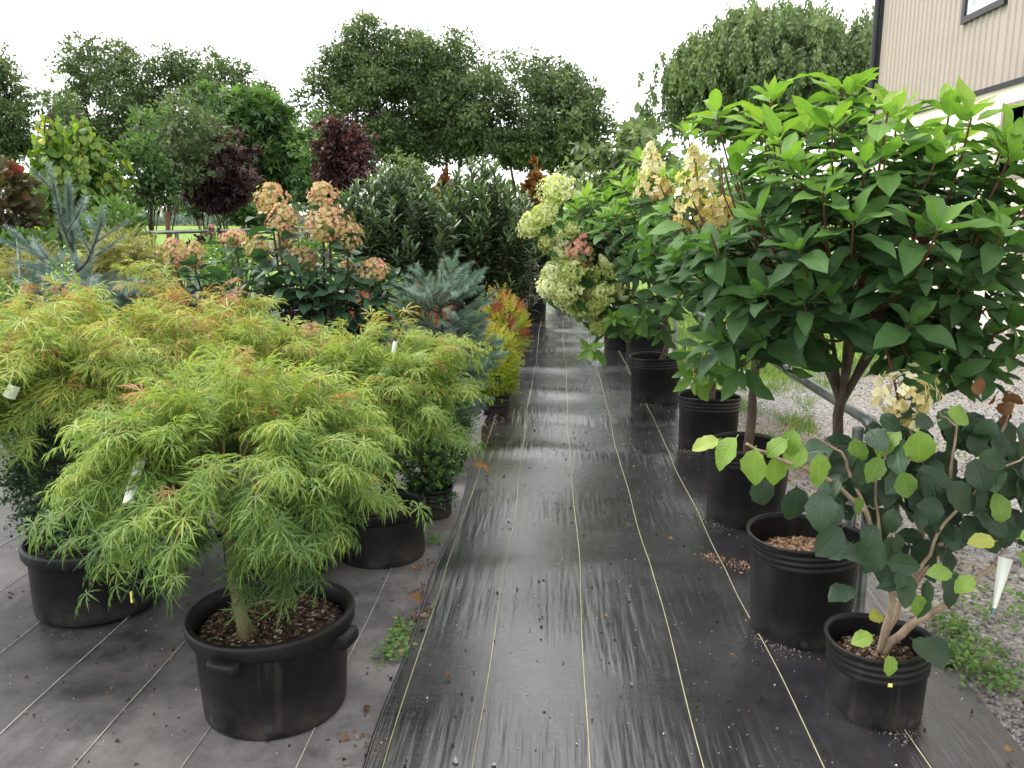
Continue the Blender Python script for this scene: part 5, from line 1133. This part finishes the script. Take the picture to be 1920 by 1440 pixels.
standard('second hydrangea standard, in the squashed black pot behind the largest', R3b, .182, .218, .392, [(.97, 4.04, .28), P(1412, 740, 4.05), (.99, 4.07, .92)], 6, (.92, 4.05, 1.40, .50, .46, .42), 60, .138, 300, extra=[P(1290, 330, 3.9), P(1250, 400, 3.8), P(1270, 560, 3.7), P(1310, 660, 3.75), P(1340, 690, 3.8), P(1450, 660, 3.8), P(1290, 250, 4.0), P(1350, 620, 3.7)], low=-.6, clear=[(1258, 1378, 270, 440), (1195, 1258, 270, 375)],
    heads=[(1308, 350, 3.35, .21, .31, 'cream', .45, True, (-.18, -.25, 1), 130, 1), (1352, 405, 3.35, .13, .14, 'cream', .22, False, (.2, -.3, .8), 70, 1)])
R4b = (1.013, 5.353)
standard('third hydrangea standard from the front with a low leafy sprout in its pot', R4b, .186, .206, .359, [(1.03, 5.37, .27), P(1340, 680, 5.4), (1.03, 5.4, .95)], 6, (.90, 5.4, 1.36, .52, .5, .46), 60, .138, 260, extra=[P(1150, 400, 5.2), P(1200, 300, 5.2), P(1180, 500, 5.1), P(1130, 430, 5.2), P(1240, 620, 5.1), P(1200, 590, 5.0), P(1170, 350, 5.3)], low=-.5, sprouts=[P(1335, 695, 5.1), P(1300, 712, 5.0), P(1352, 680, 5.15)], withered=[(1292, 655, 5.0), (1303, 680, 5.0), (1285, 640, 5.0), (1310, 665, 5.05), (1277, 668, 5.05)],
    heads=[(1222, 320, 4.6, .19, .29, 'cream', .62, True, (-.1, -.2, 1), 130, 1), (1240, 362, 4.55, .17, .13, 'cream', .2, False, (.5, -.3, .4), 46, 0)])
R5b = (.838, 6.802)
lime = [(1045, 354, .24, .16, .72, 0), (1020, 402, .20, .13, .6, 0), (996, 420, .18, .15, .8, 0), (1024, 456, .11, .11, .45, 0), (1066, 447, .19, .15, 1.0, 0), (1052, 480, .20, .17, .5, 1), (1070, 510, .2, .15, .45, 0), (1036, 512, .15, .15, .9, 0), (1030, 540, .16, .13, .85, 0), (1060, 546, .20, .17, .75, 0), (1082, 572, .19, .15, .62, 0), (1100, 508, .16, .17, .35, 1), (1136, 498, .12, .20, .6, 1), (1108, 548, .15, .19, .45, 1), (1128, 552, .18, .15, .55, 0), (1150, 545, .14, .14, .6, 0), (1112, 575, .17, .12, .35, 0), (1120, 612, .13, .13, .4, 0), (1168, 560, .12, .12, .7, 1), (1070, 430, .12, .1, .5, 0)]
hl = [(x, y, 6.2 + .2 * R.random(), w_ * 1.04, h_ * 1.04, 'lime', t - .04, bool(cn), (-.4 + .3 * R.normal(), -.3, .5), int(760 * w_ * h_ / .03) + 140, 0) for x, y, w_, h_, t, cn in lime]
hl += [(1086, 462, 6.2, .15, .20, 'peach', .66, True, (.3, -.3, .8), 150, 0), (1100, 478, 6.2, .14, .16, 'peach', .6, True, (.2, -.4, .5), 120, 0), (1175, 410, 6.4, .10, .08, 'cream', .5, False, (0, -.3, 1), 50, 0)]
standard('fourth hydrangea standard, drooping lime green flower heads over the aisle', R5b, .196, .220, .378, [(.86, 6.83, .3), P(1256, 640, 6.85), (.82, 6.85, 1.0)], 8, (.62, 6.7, 1.28, .62, .55, .48), 64, .145, 240, sprouts=[P(1105, 656, 6.1), P(1150, 596, 6.15), P(1190, 612, 6.2)], extra=[ P(1080, 400, 6.5), P(1100, 370, 6.6), P(1160, 620, 6.2), P(1220, 610, 6.3)], low=-.6, heads=hl)
standard('fifth hydrangea standard, half hidden behind the lime flowered one', (1.018, 9.161), .223, .248, .34, [(1.02, 9.18, .3), (1.03, 9.2, .9)], 6, (.98, 9.2, 1.45, .62, .6, .55), 54, .16, 160, extra=[P(1200, 300, 9), P(1150, 330, 9)])
standard('farthest hydrangea standard at the end of the right row', (1.0, 11.4), .2, .23, .34, [(1.0, 11.42, .3), (1.0, 11.45, .9)], 6, (.95, 11.4, 1.4, .62, .6, .55), 46, .16, 100)
q = P(1443, 640, 3.85); mb = MB(); tube(mb, bez(q, q + A(.012, -.01, -.02), q + A(.004, 0, -.05), 6), [.004, .010, .011, .010, .009, .004], 5); o = mb.build('orange_ribbon', M['orangetape']); tag(o, 'small orange ribbon tied under the second hydrangea standard', 'ribbon')
# bumblebee on the pale flower head
p = P(1706, 747, 2.27); be = thing('bumblebee', p, 'dark bumblebee sitting on the low cream flower head', 'bee')
mb = MB(); tube(mb, bez(p - A(.007, 0, .004), p + A(0, -.001, .002), p + A(.008, 0, .003), 7), [.001, .0045, .0052, .003, .0045, .004, .001], 8); mb.build('body', M['dark'], be)
for sg in (-1, 1): mb = MB(); mb.add([p + A(0, -.004, .003), p + A(-.006, -.008, .009 + .003 * sg), p + A(-.010, -.007, .004 + .004 * sg)], [[0, 1, 2]]); mb.build('wing', M['glass'], be)

# ------------------------------------------------------------------ front right shrub with round leaves
def viburnum():
    c = (.990, 2.365); b = A(c[0], c[1], 0); r = thing('round_leaf_shrub', b, 'front right shrub with round toothed leaves in a small black pot', 'shrub')
    po, zs = pot(r, b, .136, .155, .247, 'ring', 'soil', .07, chips=160, wob=.02); mb = MB(); L = Leaves()
    g = lambda x, y, Y=2.3: P(x, y, Y)
    f0 = A(.995, 2.37, zs - .01)
    st = [([f0, g(1672, 1130, 2.33), g(1655, 1040, 2.28), g(1625, 960, 2.24), g(1560, 905, 2.2), g(1480, 868, 2.16), g(1400, 832, 2.14)], .0105),
          ([g(1625, 960, 2.24), g(1600, 900, 2.28), g(1580, 850, 2.3), g(1520, 815, 2.28)], .006), ([f0, g(1690, 1130, 2.36), g(1728, 1010, 2.36), g(1736, 880, 2.36), g(1700, 790, 2.34)], .009),
          ([g(1700, 1110, 2.36), g(1760, 1030, 2.4), g(1830, 920, 2.42), g(1872, 830, 2.42), g(1893, 735, 2.42)], .009), ([f0, g(1705, 1175, 2.33), g(1760, 1140, 2.3), g(1820, 1100, 2.27), g(1866, 1058, 2.25)], .014),
          ([g(1866, 1058, 2.25), g(1880, 1040, 2.25), g(1895, 1005, 2.26)], .007), ([g(1728, 1010, 2.36), g(1780, 900, 2.3), g(1790, 800, 2.28), g(1760, 770, 2.26)], .006), ([g(1672, 1130, 2.33), g(1730, 1060, 2.26), g(1770, 980, 2.22), g(1850, 900, 2.2), g(1925, 850, 2.2)], .006),
          ([g(1655, 1040, 2.28), g(1640, 900, 2.3), g(1660, 840, 2.28), g(1690, 815, 2.24)], .005), ([g(1690, 1130, 2.36), g(1790, 1000, 2.5), g(1880, 930, 2.55), g(1960, 880, 2.5)], .006)]
    ctr = A(1.05, 2.36, .62)
    for k, (pts, rd) in enumerate(st):
        pts = np.array(pts); q = np.vstack([np.linspace(pts[i], pts[i + 1], 5)[(0 if i == 0 else 1):] for i in range(len(pts) - 1)]); q[1:-1] += R.normal(0, .003, (len(q) - 2, 3))
        tube(mb, q, np.linspace(rd, rd * .4, len(q)), 8)
    def leaf(p, tint, size=None, d=None):
        o_ = nrm((p - ctr) * A(1, .8, .5) + R.normal(0, .25, 3)); d = (o_ * .5 + A(0, -.15, -.75) + R.normal(0, .3, 3)) if d is None else A(*d)
        L.add(p, d, A(-.15, -.75, .75) + R.normal(0, .3, 3), R.uniform(.066, .108) if size is None else size, tint)
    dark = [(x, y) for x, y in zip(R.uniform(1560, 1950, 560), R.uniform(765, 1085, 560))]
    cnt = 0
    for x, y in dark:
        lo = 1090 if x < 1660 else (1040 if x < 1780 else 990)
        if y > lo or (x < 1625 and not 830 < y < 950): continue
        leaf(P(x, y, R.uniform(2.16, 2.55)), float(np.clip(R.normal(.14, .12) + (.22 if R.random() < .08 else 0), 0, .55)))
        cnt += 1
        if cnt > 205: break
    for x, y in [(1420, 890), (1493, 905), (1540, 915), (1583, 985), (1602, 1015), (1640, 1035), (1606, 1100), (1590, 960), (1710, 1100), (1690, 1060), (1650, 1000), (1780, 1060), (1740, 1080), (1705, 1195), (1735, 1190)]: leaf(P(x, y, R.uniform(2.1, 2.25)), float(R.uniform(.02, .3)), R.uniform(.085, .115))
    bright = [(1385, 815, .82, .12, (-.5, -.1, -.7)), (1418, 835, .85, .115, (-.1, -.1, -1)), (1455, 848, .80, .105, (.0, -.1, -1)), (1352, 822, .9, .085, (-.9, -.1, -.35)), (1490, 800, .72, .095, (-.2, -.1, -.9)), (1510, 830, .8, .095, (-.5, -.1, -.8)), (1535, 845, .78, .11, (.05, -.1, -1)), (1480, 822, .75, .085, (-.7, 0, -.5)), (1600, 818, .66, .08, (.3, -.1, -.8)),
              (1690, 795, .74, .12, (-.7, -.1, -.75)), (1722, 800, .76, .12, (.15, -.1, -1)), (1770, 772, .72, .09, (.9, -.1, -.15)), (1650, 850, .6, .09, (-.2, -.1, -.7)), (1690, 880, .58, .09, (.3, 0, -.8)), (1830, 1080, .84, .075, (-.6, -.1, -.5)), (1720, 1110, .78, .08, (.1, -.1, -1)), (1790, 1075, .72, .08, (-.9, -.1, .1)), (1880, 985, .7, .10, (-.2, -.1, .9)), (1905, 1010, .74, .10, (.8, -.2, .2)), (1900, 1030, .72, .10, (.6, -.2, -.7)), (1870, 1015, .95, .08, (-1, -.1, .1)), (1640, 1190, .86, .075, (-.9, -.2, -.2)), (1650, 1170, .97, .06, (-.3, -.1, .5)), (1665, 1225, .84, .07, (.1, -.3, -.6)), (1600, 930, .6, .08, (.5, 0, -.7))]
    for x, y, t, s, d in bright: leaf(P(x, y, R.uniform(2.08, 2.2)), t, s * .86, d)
    for x, y in [(1840, 745), (1870, 765), (1895, 750), (1880, 790)]: 
        pass
    mb.build('stem', M['bark3'], r); L.build(r, T_VIB, M['vib'], 300, ctr=ctr)
    L = Leaves()
    for x, y in [(1835, 745), (1850, 760), (1890, 755), (1898, 770), (1880, 745), (1870, 775)]: L.add(P(x, y, 2.4), R.normal(0, 1, 3), R.normal(0, 1, 3), .055, R.uniform(0, .2))
    L.build(r, T_VIB, M['dead'], 6, name='dead_leaf')
    # yellow price dot on the pot
    mb = MB(); a0 = -PI / 2 - .12
    V = [(c[0] + .1475 * math.cos(a), c[1] + .1475 * math.sin(a), .012 + z) for z in (.148, .160) for a in (a0 - .035, a0, a0 + .035, a0 + .05)]
    mb.add(V, [[0, 1, 5, 4], [1, 2, 6, 5], [2, 3, 7, 6]]); 
    for i, v in enumerate(mb.V): mb.V[i] = v - np.array(r.location)
    mb.build('sticker', M['sticker'], po); drain_hole(r, po, c, .136, .02, -1.1)
M['sticker'] = noise_mat('yellow_sticker', [(.3, (.72, .72, .16)), (.7, (.85, .84, .25))], 9, bump=.02, rough=.6)
M['tagm'] = noise_mat('white_plastic_tag', [(.3, (.72, .73, .70)), (.7, (.82, .82, .80))], 6, bump=.02, rough=.45)
M['ink'] = noise_mat('black_print', [(.3, (.02, .02, .025)), (.7, (.05, .05, .05))], 9, bump=.0, rough=.6)
M['fade'] = noise_mat('faded_print', [(.3, (.42, .43, .44)), (.7, (.55, .56, .56))], 9, bump=.0, rough=.6)
M['bluec'] = noise_mat('blue_grey_plastic', [(.3, (.10, .16, .26)), (.7, (.16, .24, .36))], 9, bump=.0, rough=.5)
viburnum()
drain_hole(r2, po2, R2b, .171, .02, -1.75)

# ------------------------------------------------------------------ tags
def plant_tag(label, top, bot, w0, w1, text=None, mat='tagm', tip=None, lines=0, curl=.01):
    top, bot = A(*top), A(*bot); r = thing('plant_tag', top, label, 'tag'); ax = nrm(bot - top); ln = np.linalg.norm(bot - top)
    fw = nrm(CAM - top); sd = nrm(np.cross(ax, fw)); n = nrm(np.cross(sd, ax))
    if n @ fw < 0: n = -n
    def at(u, v, off=0): return top + ax * ln * v + sd * u * (w0 + (w1 - w0) * v) + n * (curl * (1 - 4 * u * u) + .3 * curl * math.sin(v * 5) + off)
    V = [at(u, v, o) for o in (0, -.0012) for v in np.linspace(0, 1, 9) for u in np.linspace(-.5, .5, 6)]
    F = grid_F(9, 6); F = np.vstack([F, F[:, ::-1] + 54]); mb = MB(); mb.add(np.array(V), F); mb.build('strip', M[mat], r)
    if lines:
        mb = MB()
        for k in range(lines):
            v = .12 + .7 * k / lines; e = .3 if k % 3 else .18
            mb.add([at(-.34, v, .0008), at(e, v, .0008), at(e, v + .012, .0008), at(-.34, v + .012, .0008)], [[0, 1, 2, 3]])
        mb.build('print', M['fade'], r)
    if text:
        cu = bpy.data.curves.new('lettering', 'FONT'); cu.body = text; cu.size = w0 * .62; cu.align_x = 'CENTER'; cu.align_y = 'CENTER'
        tmp = bpy.data.objects.new('lettering_curve', cu); me = bpy.data.meshes.new_from_object(tmp); bpy.data.objects.remove(tmp); me.materials.clear(); me.materials.append(M['ink'])
        o = link('lettering', me, r)
        c0 = at(0, .68, .0016) - top; x = -ax; y = -sd if np.cross(x, -sd) @ n > 0 else sd
        m4 = np.eye(4); m4[:3, 0] = x; m4[:3, 1] = y; m4[:3, 2] = np.cross(x, y); m4[:3, 3] = c0; o.matrix_basis = Matrix(m4.tolist())
    if tip:
        mb = MB(); q = bot + ax * .02; tube(mb, [bot - ax * .004, q], [.004, .003], 6); mb.build('tie_end', M[tip], r)
    return r
plant_tag('long white plant tag hanging in the front maple, black print at its end', P(272, 832, 2.12), P(240, 944, 1.96), .026, .026, 'BTJL98', curl=.004)
plant_tag('curled white plant tag hanging on the thick branch of the front right shrub', P(1886, 1046, 2.21), P(1864, 1140, 2.19), .036, .010, None, tip='bluec', lines=9, curl=.008)
plant_tag('crumpled white tag high in the back maple', P(412, 718, 2.9), P(428, 738, 2.9), .035, .03, None, lines=3)
plant_tag('small white tag standing above the right maple', P(741, 640, 3.25), P(738, 662, 3.25), .016, .018, None)
plant_tag('folded white tag in the left maple at the left edge', P(28, 722, 2.6), P(16, 745, 2.6), .035, .04, None, lines=3)
plant_tag('white tag over the rim of the third black pot from the front', P(1362, 690, 5.0), P(1395, 704, 5.0), .05, .05, None)
mb = MB(); q = P(247, 1120, 2.72); tube(mb, [q + A(0, 0, .022), q - A(0, 0, .02)], .005, 6); o = mb.build('yellow_tape', M['sticker']); tag(o, 'short yellow tape strip on the side of the left black pot', 'tape')

# ------------------------------------------------------------------ weeds, fallen leaves, crumbs
def weed(label, pts, n, size, mat='weed', tpls=T_SML, hgt=.05, name='weed'):
    L = Leaves()
    for (x, y, sx, sy) in pts:
        c = G(x, y); k = n // len(pts); p = c + np.stack([R.normal(0, sx, k), R.normal(0, sy, k), np.abs(R.normal(0, hgt, k)) + .012], -1)
        L.addm(p, R.normal(0, 1, (k, 3)) * A(1, 1, .4) + A(0, 0, .25), R.normal(0, .5, (k, 3)) + A(0, 0, 1), size * R.uniform(.6, 1.3, k), np.clip(R.normal(.4, .22, k), 0, 1))
    g = L.build(None, tpls, M[mat], rest=name); return tag(g, label, 'weed', kind='stuff')
weed('green clover-like weed patch on the gravel behind the small front right pot', [(1800, 1195, .05, .07), (1830, 1230, .06, .05), (1850, 1270, .06, .05), (1800, 1250, .03, .05), (1890, 1290, .05, .05), (1780, 1180, .02, .05)], 640, .026, hgt=.022)
weed('small green weed growing at the aisle fabric edge', [(752, 1190, .018, .035), (742, 1215, .025, .04), (730, 1236, .03, .02)], 260, .021, hgt=.02)
weed('thin grass tuft sprouting at the aisle fabric edge beyond the weed', [(815, 1018, .014, .03)], 60, .06, 'weed', T_BLADE, .004, 'grass_tuft')
weed('scattered yellowing weeds on the gravel drive at the right', [(1900, 1120, .10, .12), (1860, 1160, .08, .06), (1790, 860, .2, .2), (1540, 740, .15, .3)], 260, .03, hgt=.015)
def dead_leaf(label, x, y, size, seed, flat=.3, t=.5, dir_=(1, .2, 0), zf=None, curl=1.6, wid=.42):
    r_ = np.random.default_rng(seed); T = blade(wid, .45, curl, .5, 8, .12, .12, .15, seed); p = G(x, y) + A(0, 0, .02)
    MM = frames(np.array([dir_], float), A([0, 0, 1]) + r_.normal(0, .35, (1, 3)))[0]; V = (MM * size) @ T.V.T; V = V.T; V[:, 2] -= V[:, 2].min(); V += A(0, 0, .012) - A(V[:, 0].mean(), V[:, 1].mean(), 0)
    o = link('fallen_leaf', mesh_np('fallen_leaf', V, T.F, M['dead'], T.UV, np.full(len(V), t))); o.location = (p[0], p[1], 0.0); return tag(o, label, 'leaf', 'fallen leaves on the fabric')
dead_leaf('curled tan fallen leaf lying on the glossy aisle fabric', 905, 902, .17, 3, t=.8, dir_=(1, -.3, .1), curl=2.9, wid=.2)
dead_leaf('orange-brown fallen leaf beside the aisle edge below the right maple pot', 784, 1080, .075, 4, t=.9, dir_=(.4, 1, .2))
dead_leaf('dark brown fallen leaf against the aisle hem above the weed', 780, 1142, .08, 5, t=.3, dir_=(1, .2, 0))
dead_leaf('brown crumpled leaf on the aisle between the first and second yarn line', 840, 1276, .03, 6, t=.1)
dead_leaf('small orange fallen leaf near the third yarn line', 1137, 1168, .035, 7, t=.8)
dead_leaf('tan fallen leaf near the second pot from the front on the right', 1258, 1018, .035, 8, t=.9)
dead_leaf('brown scrap near the small front right pot', 1375, 1242, .03, 9, t=.5)
dead_leaf('reddish fallen leaf on the gravel edge at the lower right', 1890, 1424, .045, 10, t=.6)
dead_leaf('brown fallen leaf on the hem near the blue-green spruce', 908, 812, .09, 12, t=.4)
def crumbs(label, n, region, size, mat, name, tr=(0, 1), clump=None):
    xs_, ys_ = R.uniform(region[0], region[1], n), R.uniform(region[2], region[3], n) if clump is None else None
    if clump is not None:
        which = R.integers(0, len(clump), n); cc = np.array([[*G(c[0], c[1])[:2], c[2]] for c in clump]); xs_ = cc[which, 0] + R.normal(0, 1, n) * cc[which, 2]; ys_ = cc[which, 1] + R.normal(0, 1, n) * cc[which, 2] * 1.3
    z = np.where(xs_ > -.49, zA(xs_, ys_), np.maximum(zB(xs_, ys_), 0)) + .003
    L = Leaves(); L.addm(np.stack([xs_, ys_, z], -1), R.normal(0, 1, (n, 3)), R.normal(0, 1, (n, 3)), size * R.uniform(.5, 1.6, n) * (1 + (R.random(n) < .04) * 1.2), R.uniform(*tr, n))
    g = L.build(None, T_SPEC, M[mat], rest=name); return tag(g, label, 'debris', kind='stuff')
crumbs('pale perlite specks scattered on the aisle fabric', 520, (-.48, 1.3, 1.9, 6.5), .0048, 'perl', 'perlite_specks')
crumbs('pale perlite specks scattered on the dusty bed fabric', 900, (-3, -.5, 1.9, 4.5), .0042, 'perl', 'perlite_specks')
crumbs('dark soil crumbs scattered on the aisle fabric', 260, (-.48, 1.3, 1.9, 6), .008, 'chip', 'soil_crumbs', (0, .3))
crumbs('dark soil crumbs scattered on the dusty bed fabric', 520, (-3, -.5, 1.9, 4.5), .009, 'chip', 'soil_crumbs', (0, .45))
crumbs('orange bark chips spilled on the aisle beside the big right pot', 170, (0, 1, 0, 1), .008, 'chip', 'bark_chips', (.6, 1), [(1345, 1055, .03), (1375, 1060, .03), (1395, 1068, .02), (1330, 1050, .02), (1400, 1075, .03)])
crumbs('pale grit washed round the bases of the right hand pots', 1000, (0, 1, 0, 1), .0036, 'perl', 'grit', (0, .35), [(1440, 1205, .035), (1480, 1222, .03), (1345, 985, .04), (1290, 850, .04), (1225, 760, .05), (1160, 748, .08), (1690, 1385, .03)])
crumbs('brown litter caught along the left hem of the aisle fabric', 260, (0, 1, 0, 1), .010, 'chip', 'leaf_litter', (.3, 1), [(795, 1110, .03), (785, 1150, .03), (900, 820, .04), (690, 1410, .04), (800, 1060, .02), (770, 1180, .03), (920, 790, .05)])
stone = Leaves(); stone.add(G(855, 1432) + A(0, 0, .012), A(0, 0, 1), A(1, 0, 0), .03, .8); o = stone.build(None, T_ROCK[:1], M['stone'], rest='grey_pebble'); del o['kind']; tag(o, 'single pale grey pebble on the aisle near the bottom edge', 'pebble')
print('objects', len(scn.objects), 'tris', sum(len(m.polygons) * (1 if True else 2) for m in bpy.data.meshes))
